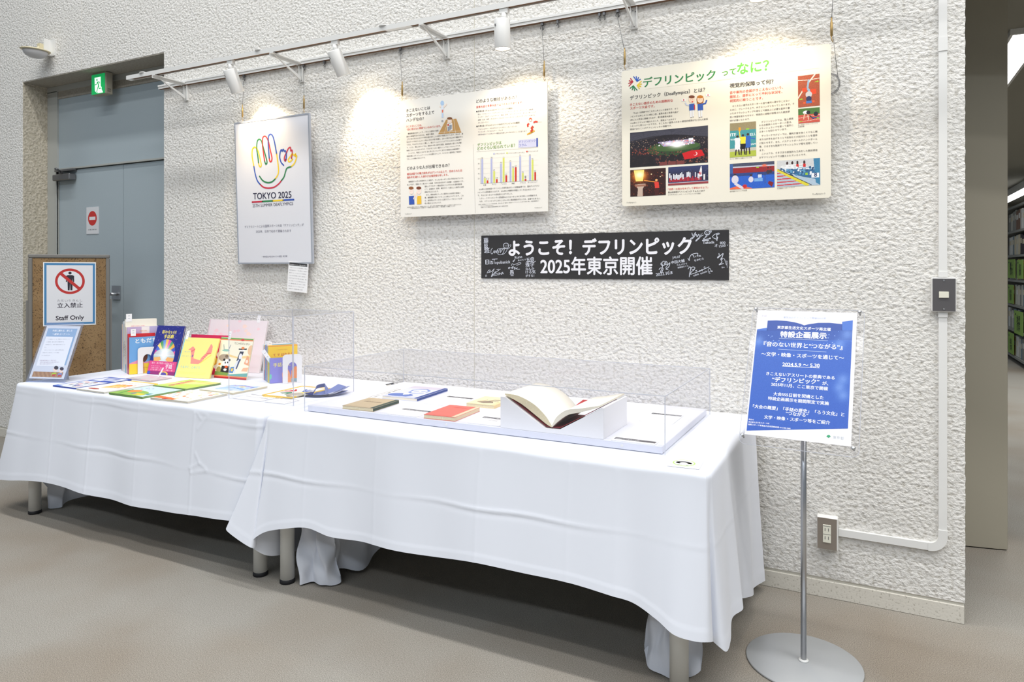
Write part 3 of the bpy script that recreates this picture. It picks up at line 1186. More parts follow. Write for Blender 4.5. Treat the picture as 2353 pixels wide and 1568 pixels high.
for v in (20, 40, 60, 80, 100):
    p.line([(965, cy(965, v)), (1597, cy(1597, v))], .0005, (205, 205, 205))
    p.text(str(v), (938, cy(952, v) + 6), (955, cy(952, v) + 5), (120, 120, 120), 0, 1, off=0)
p.line([(965, cy(965, 0)), (1597, cy(1597, 0))], .0009, (120, 120, 120))
p.line([(965, cy(965, 0)), (965, cy(965, 104))], .0009, (120, 120, 120))
for x, vs, nm in ((975, (98, 20, 11), '日本'), (1077, (98, 47, 14), 'ドイツ'), (1181, (75, 97.6, 27), 'アメリカ'), (1285, (79, 54, 57), '韓国'), (1392, (99, 32, 8), 'フランス'), (1499, (98, 82, 32), 'オーストラリア')):
    for k, (v, c) in enumerate(zip(vs, ((178, 184, 224), (214, 222, 110), (205, 62, 48)))):
        xa = x + 29 * k
        p.poly([(xa, cy(xa, v)), (xa + 19, cy(xa + 19, v)), (xa + 19, cy(xa + 19, 0)), (xa, cy(xa, 0))], c, 2)
        p.text(str(v), (xa, cy(xa, v) - 4), (xa + 18, cy(xa, v) - 5), (110, 110, 110), 0, 1, off=0)
    w_ = len(nm) * 15
    p.text(nm, (x + 38 - w_ / 2, cy(x, 0) + 25), (x + 38 + w_ / 2, cy(x, 0) + 24), INK, 0, 1)
p.para(['　2014年に日本財団パラリンピック研究会が行った調査結果では、国内でのデフリ', 'ンピックの認知度は11.2%です。2006年に内閣府が調査したときは2.8%だったの', 'で、それと比べるとやや認知度は上がりました。', '　しかし、パラリンピックの認知度98.2%と比べるとまだまだ低いのが現状です。',
        '　なお、パラリンピックにはきこえない人の競技種目がないため、出場できません。'], (930, 1228), (1612, 1192), (936, 1358), 37, INK)
p.para(['（参考）日本財団パラリンピック研究会紀要　平成26年11月「国内外一般社会でのパラリンピックに関する認知と関心」調査結果報告より', '　　　http://www.disabilityinfo.jp/para/', '　　　内閣府（2007）障害者の社会参加促進等に関する国際比較調査'], (936, 1388), (1610, 1350), (938, 1420), 62, INK)
p.text('Deaflympics 5', (1560, 1424), (1640, 1421), (120, 120, 120), 0, 1, off=0)
for k in range(60):
    y = 735 + k * 12.4
    x = 883 + 25 * k / 60
    p.rect(x, y, x + 4, y + 5, (160, 160, 160))
# drawn figures: cheering swimmer, kneeling runner on a track, skier, signing pair
p.ell(543, 283, 20, 26, (176, 205, 236), 1)
p.poly([(532, 308), (556, 306), (560, 350), (552, 392), (538, 392), (530, 350)], (222, 232, 244), 1)
p.line([(556, 330), (580, 310), (592, 290)], .007, (240, 220, 205), 2)
p.line([(530, 330), (516, 316)], .006, (240, 220, 205), 2)
p.poly([(536, 392), (556, 392), (556, 440), (540, 442)], (190, 212, 240), 2)
p.poly([(538, 356), (556, 354), (554, 386), (540, 388)], (220, 120, 96), 2)
p.ell(545, 478, 12, 10, (170, 170, 175), 2)
p.poly([(585, 464), (698, 452), (755, 604), (500, 620)], (198, 156, 98), 1)
for f_ in (.25, .5, .75):
    p.line([(585 + 113 * f_, 464 - 12 * f_), (500 + 255 * f_, 620 - 16 * f_)], .0016, (240, 232, 215), 2)
p.line([(515, 600), (750, 586)], .0014, (240, 232, 215), 2)
p.ell(626, 450, 28, 14, (130, 84, 52), 4)
p.ell(626, 480, 24, 28, (246, 226, 212), 3)
p.poly([(600, 500), (654, 498), (658, 580), (596, 584)], (244, 240, 236), 3)
p.poly([(602, 512), (616, 510), (620, 530), (602, 530)], RED, 4)
p.poly([(604, 540), (622, 536), (620, 586), (604, 588)], (150, 160, 176), 4)
p.poly([(622, 520), (650, 520), (648, 566), (622, 580)], (150, 160, 176), 4)
p.ell(1516, 468, 18, 20, (210, 92, 60), 2)
p.ell(1516, 474, 13, 11, (244, 232, 224), 3)
p.poly([(1500, 500), (1548, 490), (1556, 540), (1520, 552)], (240, 238, 236), 2)
p.line([(1498, 508), (1484, 524), (1488, 545)], .009, RED, 3)
p.line([(1548, 500), (1572, 488), (1594, 494)], .008, RED, 3)
p.line([(1545, 540), (1528, 560), (1536, 580), (1518, 600)], .012, (196, 70, 48), 3)
p.line([(1476, 628), (1520, 612), (1562, 588)], .006, (232, 176, 60), 3)
p.line([(1496, 616), (1540, 600)], .005, (232, 176, 60), 3)
p.line([(1594, 494), (1640, 494)], .001, (170, 170, 175), 3)
for x, hair, shirt in ((208, (146, 92, 56), BLU), (292, (120, 66, 44), (238, 192, 60))):
    p.ell(x, 1232, 24, 34, (247, 228, 218), 2)
    p.ell(x - 3, 1200, 27, 17, hair, 3)
    p.poly([(x - 22, 1284), (x + 24, 1282), (x + 28, 1372), (x - 22, 1376)] if x > 250 else [(x - 28, 1286), (x + 28, 1282), (x + 34, 1374), (x - 24, 1378)], shirt, 2)
    p.line([(x - 5, 1262), (x + 5, 1262)], .004, (240, 212, 200), 3)
    p.line([(x - 9, 1232), (x - 6, 1232)], .0016, (90, 70, 60), 4)
    p.line([(x + 7, 1231), (x + 10, 1231)], .0016, (90, 70, 60), 4)
p.line([(232, 1320), (244, 1290), (240, 1262)], .006, (247, 222, 208), 4)
p.line([(272, 1300), (264, 1268), (268, 1240)], .006, (247, 222, 208), 4)
p.build('print', t)

# --- right board
t = thing('information_board', 'cream information board with green heading and seven photographs', 'display board', mtx=T_(-.984, -.040, 1.575) @ WALLM @ RX(.8))
W3, H3 = .843, .597
b = MB()
cr_ = .008
b.prism([(cr_, 0, -.007), (W3 - cr_, 0, -.007), (W3, cr_, -.007), (W3, H3 - cr_, -.007), (W3 - cr_, H3, -.007), (cr_, H3, -.007), (0, H3 - cr_, -.007), (0, cr_, -.007)], (0, 0, .007), 0, 1)
b.build('foam_board', [mat('cream_foam_board', (238, 233, 218), .6), M['foamedge']], t)
p = Print(W3, H3, [(1428, 163), (1910, 100), (1908, 454), (1434, 473)])
A = (1410, 80, 1033 / 270)
B_ = (1650, 80, 1109 / 290)
p.org = A
HG = (36, 128, 70)
cx_, cy_ = 190, 428
for k, c in enumerate([(26, 88, 190)] * 4 + [YEL] * 4 + [(40, 130, 84)] * 4 + [(190, 44, 62)] * 4):
    base = (-70, 15, 105, 192)[k // 4]
    a = R(base - 33 + 22 * (k % 4))
    a0 = R(base + 25)
    p.line([(cx_ + 24 * math.cos(a0), cy_ + 26 * math.sin(a0)), (cx_ + 57 * math.cos(a), cy_ + 62 * math.sin(a))], .0042, c, 1 + .1 * (k % 4), False, True)
p.text('デフリンピック', (262, 462), (896, 392), HG, 2, 3)
p.line([(276, 478), (1033, 392)], .0006, (205, 200, 186))
p.text('デフリンピック（Deaflympics）とは？', (148, 574), (806, 502), INK, 1)
p.text('きこえない選手のための国際的な', (148, 628), (524, 590), (205, 60, 56), 1)
p.text('スポーツ大会です。', (150, 660), (364, 640), (205, 60, 56), 1)
p.para(['　「Deaf」は英語できこえない人という意味です。オリ', 'ンピックと同じように4年に1度、夏季大会と冬季大会が', '2年ごとに交互に開催されます。第1回夏季大会は', '1924年にフランスで開かれました。競技ルールはオリ'], (150, 700), (592, 656), (150, 788), 26, INK)
p.para(['ンピックと同じルールですが、きこえない選手のための視覚的保障がなされた競技', '環境があることがデフリンピックの特徴です。'], (150, 814), (834, 752), (150, 842), 37, INK)
im = Img(110, 56, (26, 22, 32), 2)
im.grain(7)
im.poly([(0, 0), (1, 0), (1, .3), (.6, .16), (.3, .15), (0, .25)], (58, 58, 72))
for k in range(9):
    im.line([(0, .06 + .03 * k), (.45, .04 + .012 * k), (1, .02 + .03 * k)], .006, (90, 90, 104), .6)
im.dots(260, 0, .25, 1, .55, [(120, 100, 96), (90, 80, 92), (180, 150, 130), (60, 50, 60)], (.003, .006), 1.8)
im.ell(.57, .55, .34, .20, (44, 70, 40))
im.ell(.6, .50, .30, .12, (66, 96, 50))
im.poly([(.38, .34), (.80, .32), (.84, .46), (.44, .48)], (150, 140, 168))
im.dots(60, .38, .33, .84, .47, [(255, 250, 255), (230, 120, 120), (170, 150, 220)], (.005, .012), 1.8)
im.glow(.62, .44, .09, (255, 252, 255), 1.5)
im.glow(.50, .40, .05, (255, 250, 255), 1)
im.rect(.76, .30, .82, .37, (238, 240, 250))
im.dots(330, 0, .62, 1, .98, [(74, 34, 30), (120, 62, 48), (40, 30, 36), (90, 50, 50), (150, 90, 70)], (.005, .011), 1.9)
im.poly([(0, .5), (.25, .66), (.38, 1), (0, 1)], (24, 22, 30), .85)
im.dots(90, .02, .45, .35, .66, [(170, 80, 60), (110, 50, 46)], (.003, .007), 1.9)
for x_ in (.28, .44, .55, .66):
    im.ell(x_, .80, .035, .10, (22, 18, 26))
    im.rect(x_ - .05, .90, x_ + .05, 1, (120, 60, 58) if x_ > .3 else (20, 18, 26))
im.poly([(.68, .70), (.80, .64), (.92, .64), (.96, .80), (.80, .86), (.71, .88)], (206, 22, 32))
im.ell(.845, .74, .025, .05, (240, 200, 200))
im.ell(.838, .735, .02, .042, (206, 22, 32))
p.img(im, [(152, 864), (834, 800), (836, 1124), (156, 1168)])
im = Img(54, 44, (46, 14, 14), 3)
im.grain(8)
im.dots(150, 0, .1, 1, 1, [(90, 26, 20), (60, 20, 18), (120, 50, 30)], (.01, .02))
im.glow(.27, .25, .20, (255, 140, 20), 1.2)
im.poly([(.10, .02), (.40, .02), (.36, .44), (.16, .44)], (255, 226, 120))
im.glow(.27, .2, .11, (255, 252, 210), 1.2)
im.poly([(.14, .55), (.44, .54), (.36, .72), (.36, 1), (.20, 1), (.22, .72)], (200, 176, 160))
im.rect(.14, .56, .44, .64, (160, 110, 90))
im.line([(.40, .42), (.72, .50)], .03, (240, 150, 60))
im.ell(.74, .43, .035, .045, (230, 170, 110))
im.poly([(.68, .50), (.80, .50), (.82, .72), (.70, .72)], (220, 60, 50))
im.poly([(.69, .72), (.81, .72), (.80, 1), (.70, 1)], (70, 24, 24))
im.dots(5, .6, .1, .95, .4, [(255, 230, 180)], (.01, .018))
p.img(im, [(158, 1190), (468, 1170), (471, 1406), (162, 1421)])
im = Img(70, 34, (34, 40, 72), 4)
im.vgrad((52, 62, 108), (30, 32, 56), 0, .8)
im.dots(60, 0, .2, 1, .7, [(60, 66, 100), (90, 90, 120)], (.006, .012), 2)
for x_ in np.linspace(.04, .82, 24):
    h_ = im.rng.uniform(.30, .45)
    im.rect(x_ - .014, h_, x_ + .014, h_ + .28, (226, 228, 238) if im.rng.rand() > .3 else (60, 50, 80))
    im.ell(x_, h_ - .03, .011, .03, (40, 30, 40))
    im.rect(x_ - .012, h_ + .26, x_ + .012, .82, (190, 40, 56))
im.rect(0, .82, 1, .9, (60, 60, 100))
im.rect(0, .88, 1, 1, (150, 60, 66))
im.rect(0, .86, 1, .89, (220, 220, 230))
im.poly([(.82, .05), (.84, .05), (.85, .6), (.78, .62), (.76, .5)], (236, 232, 238))
im.ell(.80, .43, .03, .09, (206, 30, 44))
im.line([(.835, .05), (.77, .78)], .012, (230, 230, 230))
im.rect(.88, .5, .92, .8, (230, 226, 226))
p.img(im, [(490, 1166), (838, 1144), (840, 1304), (490, 1326)])
p.text('「世界一の高みをめざして夢咲かせよう」', (490, 1366), (838, 1348), (205, 60, 56), 1)
p.text('第23回夏季デフリンピック サムスン2017', (490, 1392), (810, 1376), INK, 1)
p.text('2017年7月18日〜30日（トルコ サムスン市で開催）', (490, 1410), (776, 1398), (120, 120, 120), 0, 1)
p.text('Deaflympics 2', (132, 1476), (214, 1474), (110, 110, 110), 0, 1, off=0)
# waving pair
for x, hair in ((690, (120, 66, 42)), (764, (196, 124, 44))):
    p.ell(x, 572, 26, 30, (248, 214, 190), 3)
    if x > 700:
        p.ell(x, 572, 32, 38, hair, 2)
        p.poly([(x - 31, 570), (x + 31, 566), (x + 28, 606), (x - 28, 610)], hair, 2)
    p.ell(x, 548, 27, 13, hair, 4)
    p.poly([(x - 22, 612), (x + 24, 606), (x + 28, 664), (x - 20, 670)], (52, 92, 180), 4)
    p.poly([(x - 16, 670), (x + 2, 668), (x, 726), (x - 12, 727)], (236, 238, 244), 3)
    p.poly([(x + 6, 668), (x + 20, 666), (x + 20, 722), (x + 8, 724)], (236, 238, 244), 3)
    p.line([(x - 9, 730), (x + 3, 729)], .0022, (120, 110, 110), 4)
    p.line([(x + 9, 726), (x + 20, 725)], .0022, (120, 110, 110), 4)
    p.line([(x - 9, 574), (x - 6, 574)], .0016, (60, 40, 40), 5)
    p.line([(x + 7, 573), (x + 10, 573)], .0016, (60, 40, 40), 5)
p.ell(696, 592, 7, 5, (214, 60, 60), 5)
p.line([(714, 618), (716, 660)], .0045, (204, 50, 60), 5)
p.line([(668, 622), (646, 620), (634, 598)], .0045, (200, 210, 236), 4)
p.line([(788, 612), (812, 606), (822, 576)], .006, (52, 92, 180), 5)
p.poly([(600, 568), (636, 564), (638, 586), (602, 590)], (246, 246, 246), 2)
p.ell(619, 576, 6, 6.5, (206, 40, 50), 3, 12)
p.poly([(814, 524), (850, 520), (852, 542), (816, 546)], (248, 248, 248), 2)
p.ell(833, 533, 6, 6.5, (206, 40, 50), 3, 12)
# right half
p.org = B_
p.text('って', (38, 364), (160, 352), (70, 152, 60), 2, 3)
p.text('なに？', (172, 350), (448, 318), (86, 176, 66), 4, 3)
p.line([(0, 400), (888, 296)], .0006, (214, 206, 186))
p.text('視覚的保障って何？', (106, 470), (488, 432), INK, 2)
for k, tx in enumerate(('音や審判の合図がきこえないという、', '競技上、選手にとって不利な状況を、', '視覚的に補うことです。')):
    p.text(tx, (106, 525 + 36 * k), ((572, 566, 396)[k], (478, 516, 572)[k]), (214, 70, 50), 1)
p.para(['　きこえない選手はスターターの音や審判の音がきこえない', 'ために、プレーする上で、大きなハンデとなってしまいます。そ', 'のためフラッシュランプや旗などで競技上に必要な音声や審', '判の合図を知らせるなど、視覚的に情報が保障された競技環', '境が必要になります。'], (108, 642), (674, 586), (106, 768), 29, INK)
p.para(['　デフリンピックでは、陸上競技', 'や水泳競技のスターターの音は、', 'フラッシュランプを使って選手に', 'スタートを知らせています。'], (362, 782), (674, 748), (362, 866), 15.5, INK)
p.para(['　サッカーやラグビーでは、審判が笛を吹くとともに旗', 'または片手をあげることで反則などが起きたことを選手', 'に知らせます。また、バスケットボールやハンドボール', '等、さまざまな競技でフラッシュランプ等を活用してい', 'ます。', '　このような、さまざまな視覚的な工夫をした競技環境', 'がデフリンピックでは整えられているのです。'], (364, 902), (894, 862), (364, 1090), 26, INK)
p.text('陸上競技のスタートランプと', (704, 804), (876, 788), (110, 110, 110), 0, 1)
p.text('点滅装置', (704, 820), (758, 815), INK, 0, 1)
p.text('サッカー競技での主審もフラッグを', (108, 1100), (300, 1086), INK, 0, 1)
p.text('空手競技ではランプを設置', (110, 1382), (258, 1372), INK, 0, 1)
p.text('水泳競技のスタートランプ', (520, 1358), (674, 1346), INK, 0, 1)
p.text('Deaflympics 3', (828, 1406), (936, 1400), (110, 110, 110), 0, 1, off=0)
im = Img(40, 58, (172, 84, 56), 5)
im.grain(10)
im.line([(0, .14), (.5, .16), (1, .14)], .02, (240, 226, 214))
im.line([(.8, 0), (.50, .24)], .05, (240, 226, 214))
im.line([(0, .70), (.22, .48)], .05, (240, 226, 214))
im.line([(.5, .18), (.44, .42), (.52, .5)], .09, (150, 178, 206))
im.rect(.2, .40, .42, .52, (236, 76, 40))
im.rect(.58, .46, .84, .62, (236, 76, 40))
im.ell(.5, .62, .15, .10, (206, 206, 212))
im.ell(.5, .76, .13, .09, (44, 56, 96))
im.rect(.38, .82, .64, .90, (70, 120, 196))
im.rect(.24, .84, .34, .90, (236, 96, 50))
im.rect(.66, .82, .76, .88, (236, 96, 50))
im.poly([(.78, .24), (.9, .22), (.9, .2), (.97, .235), (.9, .27), (.9, .25), (.78, .26)], (150, 200, 50))
im.poly([(.06, .74), (.16, .73), (.16, .71), (.22, .745), (.16, .78), (.16, .76), (.06, .77)], (150, 200, 50))
p.img(im, [(703, 368), (892, 346), (894, 626), (705, 645)])
im = Img(44, 32, (72, 118, 56), 6)
im.grain(8)
im.rect(0, .42, 1, 1, (200, 86, 70))
im.line([(0, .64), (1, .5)], .02, (240, 230, 220))
im.line([(0, .9), (1, .8)], .02, (240, 230, 220))
im.ell(.36, .28, .14, .12, (238, 236, 244))
im.ell(.47, .30, .09, .13, (32, 32, 44))
im.line([(.30, .34), (.25, .72)], .05, (226, 186, 160))
im.line([(.45, .45), (.48, .78)], .05, (226, 186, 160))
im.line([(.55, .55), (.70, .74)], .07, (60, 56, 66))
im.ell(.82, .44, .10, .16, (32, 32, 50))
im.line([(.66, .70), (.95, .68)], .08, (40, 70, 140))
im.rect(.05, .84, .2, .9, (150, 200, 50))
im.rect(.86, .68, .96, .76, (150, 200, 50))
p.img(im, [(705, 658), (893, 642), (894, 770), (706, 786)])
im = Img(46, 62, (150, 140, 110), 7)
im.grain(10)
im.rect(0, .02, 1, .22, (150, 138, 104))
im.rect(0, .22, 1, .74, (66, 150, 158))
im.rect(0, .74, 1, .84, (196, 194, 180))
im.rect(0, .84, 1, 1, (176, 190, 70))
im.grain(6)
for x_, c1, c2, sk in ((.29, (236, 236, 240), (236, 236, 240), .40), (.69, (50, 100, 190), (50, 100, 190), .36), (.50, (246, 226, 60), (22, 22, 26), .38)):
    im.ell(x_, sk, .05, .035, (60, 40, 34))
    im.poly([(x_ - .10, sk + .04), (x_ + .11, sk + .04), (x_ + .10, sk + .24), (x_ - .09, sk + .24)], c1)
    im.poly([(x_ - .10, sk + .24), (x_ + .11, sk + .24), (x_ + .10, sk + .40), (x_ - .10, sk + .40)], c2)
    im.line([(x_ - .05, sk + .4), (x_ - .07, .93)], .05, (50, 40, 40))
    im.line([(x_ + .05, sk + .4), (x_ + .07, .92)], .05, (50, 40, 40))
im.line([(.40, .46), (.37, .28)], .04, (240, 220, 60))
im.rect(.34, .14, .42, .26, (240, 160, 40))
im.line([(.70, .46), (.95, .50)], .035, (50, 100, 190))
im.rect(.62, .18, .74, .22, (150, 200, 50))
p.img(im, [(108, 783), (336, 765), (338, 1066), (108, 1082)])
p.text('ITE', (112, 898), (162, 894), (235, 245, 245), 2, 1, lay=3, off=0)
p.text('ELL', (286, 892), (334, 886), (235, 245, 245), 2, 1, lay=3, off=0)
p.text('YUN', (112, 936), (160, 932), (235, 245, 245), 2, 1, lay=3, off=0)
p.text('SAM', (290, 974), (334, 970), (235, 245, 245), 2, 1, lay=3, off=0)
im = Img(76, 48, (40, 96, 200), 8)
im.rect(0, 0, 1, .15, (70, 76, 100))
im.rect(0, .15, 1, .38, (150, 34, 40))
im.rect(0, .12, 1, .17, (196, 198, 214))
im.rect(0, .02, .07, .5, (60, 96, 160))
im.rect(0, .38, 1, .50, (40, 66, 130))
im.poly([(0, .95), (.2, .86), (.5, .98), (.5, 1), (0, 1)], (240, 110, 70))
im.rect(.52, .42, .62, .66, (40, 90, 190))
im.rect(.55, .62, .74, .74, (120, 170, 226))
for x_, y_, s_ in ((.12, .52, .10), (.48, .55, .07), (.86, .30, .05), (.92, .28, .04)):
    im.ell(x_, y_ - .06, s_ * .35, s_ * .6, (60, 40, 40))
    im.ell(x_, y_ + .10, s_ * .8, s_ * 1.6, (220, 214, 226) if s_ > .05 else (60, 50, 60))
im.line([(.14, .8), (.28, .96)], .08, (222, 216, 228))
im.ell(.34, .9, .05, .07, (200, 40, 44))
im.rect(.64, .48, .72, .60, (210, 220, 232))
im.line([(.79, .18), (.79, .82)], .014, (70, 70, 80))
im.glow(.78, .14, .045, (255, 120, 90), 1.5)
im.poly([(.85, .84), (.88, .74), (.98, .82), (.94, .98)], (130, 24, 30))
im.rect(.60, .18, .66, .22, (150, 200, 50))
im.grain(7)
p.img(im, [(108, 1137), (496, 1113), (498, 1340), (110, 1360)])
im = Img(74, 46, (176, 196, 214), 9)
im.rect(0, 0, 1, .3, (206, 208, 210))
for k in range(4):
    im.line([(.1, .22 + .05 * k), (.6 + .1 * k, .18 + .1 * k)], .03, (238, 240, 242))
for x_ in (.24, .36, .48, .64):
    im.ell(x_, .12, .025, .07, (60, 40, 40))
    im.rect(x_ - .03, .17, x_ + .03, .3, (210, 40, 40) if x_ > .4 else (236, 236, 240))
im.poly([(.12, .32), (.95, .42), (1, .80), (.60, .66), (.10, .40)], (50, 104, 150))
im.dots(60, .1, .3, .85, .6, [(236, 240, 244), (40, 80, 120), (90, 150, 190)], (.012, .03), 1.4)
im.poly([(.85, 0), (1, 0), (1, 1), (.9, .9)], (60, 130, 170))
im.rect(.80, .55, .98, .72, (240, 242, 246))
im.poly([(0, .36), (.06, .40), (.72, 1), (0, 1)], (180, 190, 204))
for k in range(5):
    im.line([(0, .48 + .115 * k), (.06 + .13 * (k + 1) * .85, .47 + .11 * k)], .035, (206, 30, 40))
im.line([(.02, .36), (.70, .97)], .09, (222, 210, 60))
im.line([(.04, .34), (.80, .98)], .02, (40, 40, 44))
im.grain(6)
im.rect(.66, .52, .72, .6, (150, 200, 50))
p.img(im, [(520, 1111), (893, 1086), (894, 1320), (520, 1340)])
p.text('7', (728, 1230), (748, 1229), (40, 70, 120), 2, 2, lay=3, off=0)
p.text('8', (842, 1250), (866, 1249), (40, 60, 110), 3, 2, lay=3, off=0)
p.build('print', t)

# --- black welcome banner
t = thing('welcome_banner', 'long black banner with white Japanese lettering and silver autographs', 'banner', mtx=T_(-1.721, -.0045, 1.251) @ WALLM)
W4, H4 = 1.189, .2105
b = MB()
b.box(0, W4, 0, H4, -.003, 0)
b.build('banner_sheet', M['black'], t)
p = Print(W4, H4, [(1106, 542), (1675, 528), (1675, 643), (1106, 640)])
A = (1090, 510, 2353 / 310)
B_ = (1380, 510, 2353 / 310)
WH = (238, 238, 244)
SV = (206, 210, 222)
p.org = A


def fx(o, x, y):
    return ((o[0] + x / o[2]), (o[1] + y / o[2]))


p.text('ようこそ！', (610, 592), (1705, 575), WH, 8, 4, hk=1.05)
p.org = (0, 0, 1)
p.text('デフリンピック', fx(A, 1905, 582), fx(B_, 1588, 560), WH, 8, 4, hk=1.12)
p.text('2025年東京開催', fx(A, 1165, 912), fx(B_, 912, 918), WH, 4, 4, hk=1.12)
p.org = A
p.text('藤', (168, 372), (250, 366), SV, 2)
p.text('原', (172, 456), (240, 450), SV, 2)
p.text('悠', (172, 548), (268, 546), SV, 2)
p.line([(320, 458), (296, 490), (292, 540), (310, 562), (330, 540), (352, 500), (356, 548), (380, 500), (386, 548), (410, 478), (414, 556), (440, 490), (470, 470), (452, 540), (500, 480), (530, 470), (496, 560), (430, 572), (410, 550)], .0024, SV, 2, True)
p.line([(420, 470), (560, 462), (570, 500), (520, 560), (440, 576)], .002, SV, 2, True)
p.line([(520, 440), (515, 400), (540, 374), (585, 376), (598, 410), (592, 452), (560, 470), (530, 456), (520, 440)], .0032, SV, 2, True)
p.line([(536, 412), (546, 410)], .003, SV, 3)
p.line([(566, 410), (578, 408)], .003, SV, 3)
p.line([(542, 436), (558, 444), (574, 434)], .002, SV, 3, True)
p.line([(606, 412), (640, 400), (640, 420), (600, 470), (560, 470)], .002, SV, 2, True)
p.text('Elis', (196, 745), (325, 738), SV, 1, off=0)
p.line([(310, 655), (408, 648)], .0026, SV, 2)
p.line([(352, 655), (346, 735)], .0026, SV, 2)
p.text('opubanick', (362, 735), (632, 722), SV, 1, off=0)
p.text('Rune', (715, 650), (842, 628), SV, 1, off=0)
p.line([(716, 600), (716, 650), (690, 694), (680, 686), (720, 650)], .0024, SV, 2, True)
p.text('東のバレラ', (766, 688), (905, 672), SV, 2)
p.text('五倍', (915, 698), (1052, 686), SV, 3)
p.line([(920, 704), (1010, 692), (1040, 706), (1078, 684)], .0024, SV, 2, True)
p.line([(650, 770), (668, 730), (700, 748), (780, 716), (820, 718), (800, 740), (740, 758)], .0022, SV, 2, True)
p.line([(600, 800), (620, 792), (612, 820), (600, 806), (650, 800), (690, 770), (660, 816), (720, 790), (700, 830), (760, 800), (740, 824), (800, 826)], .0024, SV, 2, True)
p.text('愚', (625, 925), (698, 920), SV, 1)
p.line([(640, 940), (690, 940)], .003, SV)
p.line([(222, 900), (250, 850), (280, 846), (262, 880), (230, 890), (300, 870), (350, 820), (330, 870), (300, 960), (380, 860), (350, 900), (460, 824)], .0026, SV, 2, True)
p.line([(390, 838), (430, 826)], .0026, SV)
p.text('KIZUNA', (320, 950), (520, 915), SV, 1, off=0)
p.text('は', (196, 960), (226, 955), SV, 1)
for k, tx in enumerate(('珠字', 'なんか', 'ける気', 'がする！')):
    p.text(tx, (902, 790 + 58 * k), (1052 if k != 2 else 1075, 780 + 60 * k), SV, 2)
p.org = B_
p.line([(1600, 190), (1620, 240), (1665, 180), (1640, 260), (1590, 300), (1580, 290), (1650, 240), (1680, 220), (1690, 262), (1720, 215), (1735, 262), (1765, 205), (1740, 270), (1670, 336), (1690, 300), (1800, 225)], .0028, SV, 2, True)
p.line([(1783, 195), (1788, 200)], .003, SV)
p.line([(1820, 180), (1850, 155), (1900, 160), (1912, 190), (1890, 222), (1850, 222), (1826, 205), (1820, 180)], .0034, SV, 2, True)
p.line([(1848, 185), (1856, 190)], .003, SV, 3)
p.line([(1878, 186), (1886, 190)], .003, SV, 3)
p.line([(1850, 206), (1868, 212), (1882, 204)], .002, SV, 3, True)
p.line([(1905, 160), (1940, 156), (1930, 185)], .003, SV, 2)
p.line([(1860, 225), (1835, 260), (1870, 245), (1800, 300), (1880, 296), (1920, 290)], .0026, SV, 2, True)
p.line([(1950, 265), (1990, 220), (2060, 196), (2072, 212), (2030, 230), (2040, 300), (1960, 272)], .0026, SV, 2, True)
p.line([(2030, 200), (2034, 330)], .003, SV)
p.ell(1915, 285, 12, 14, SV)
p.ell(2042, 270, 12, 10, SV)
p.line([(1778, 322), (1895, 318)], .004, SV)
p.text('Takada', (1790, 385), (1988, 372), SV, 2, off=0)
p.text('才', (1995, 440), (2050, 436), SV, 2)
p.text('800', (2086, 388), (2180, 382), SV, 1, off=0)
p.text('1500', (2074, 446), (2186, 428), SV, 1, off=0)
p.poly([(2204, 392), (2214, 402), (2228, 392), (2216, 418)], SV)
p.line([(1530, 630), (1556, 672), (1560, 620), (1600, 566), (1680, 545), (1705, 555), (1690, 590)], .0026, SV, 2, True)
p.line([(1590, 560), (1620, 580), (1640, 620)], .0026, SV, 2, True)
p.text('ママぬ', (1650, 620), (1760, 605), SV, 2)
p.text('なかむら', (1645, 692), (1808, 655), SV, 2)
p.line([(2068, 545), (2072, 590), (2048, 610), (2046, 628), (2080, 600), (2140, 548), (2128, 600), (2110, 660), (2120, 700), (2070, 745), (2150, 720)], .0028, SV, 2, True)
p.line([(2110, 620), (2100, 660), (2150, 630)], .0024, SV, 2, True)
p.text('Bio', (2120, 806), (2168, 796), SV, 1, off=0)
for k in range(7):
    p.line([(2195 + k * 2, 680 + k * 18), (2216, 684 + k * 18)], .002, SV)
    p.line([(2160 + k * 5, 640 + k * 16), (2172 + k * 5, 652 + k * 16)], .002, SV)
p.text('JAL07', (1262, 640), (1400, 622), SV, 1, off=0)
p.text('中田大輔', (1246, 735), (1476, 700), SV, 3)
p.text('カムバクで', (1340, 768), (1520, 742), SV, 2)
p.text('挑戦選手です。', (1356, 812), (1552, 775), SV, 2)
p.line([(1028, 830), (1060, 800), (1100, 810), (1080, 870), (1056, 870), (1090, 780), (1062, 730), (1110, 682), (1150, 720), (1100, 760), (1080, 700), (1160, 690), (1170, 760), (1140, 800), (1215, 710), (1200, 780), (1150, 820), (1190, 825)], .003, SV, 2, True)
p.line([(1068, 750), (1100, 690), (1140, 690), (1120, 740), (1180, 740)], .0026, SV, 2, True)
p.ell(1204, 852, 6, 7, SV)
p.text('2022.10.8', (980, 945), (1265, 905), SV, 2, off=0)
p.line([(1532, 820), (1560, 785), (1580, 800), (1560, 900), (1556, 955), (1590, 800), (1650, 790), (1640, 830), (1600, 860), (1580, 910), (1740, 850), (1900, 780)], .0026, SV, 2, True)
p.line([(1600, 830), (1650, 820)], .0026, SV)
p.line([(1660, 850), (1690, 838), (1670, 860)], .0026, SV)
p.line([(1735, 840), (1740, 870)], .003, SV)
p.line([(1772, 820), (1780, 855)], .003, SV)
p.ell(1820, 790, 14, 16, SV)
p.ell(1820, 790, 8, 10, (44, 43, 45), 3)
p.ell(1905, 836, 28, 30, SV)
p.ell(1905, 836, 20, 22, (44, 43, 45), 3)
p.line([(1895, 862), (1900, 890), (1920, 888)], .003, SV)
p.ell(1946, 856, 12, 12, SV)
p.text('table', (1628, 950), (1725, 918), SV, 1, off=0)
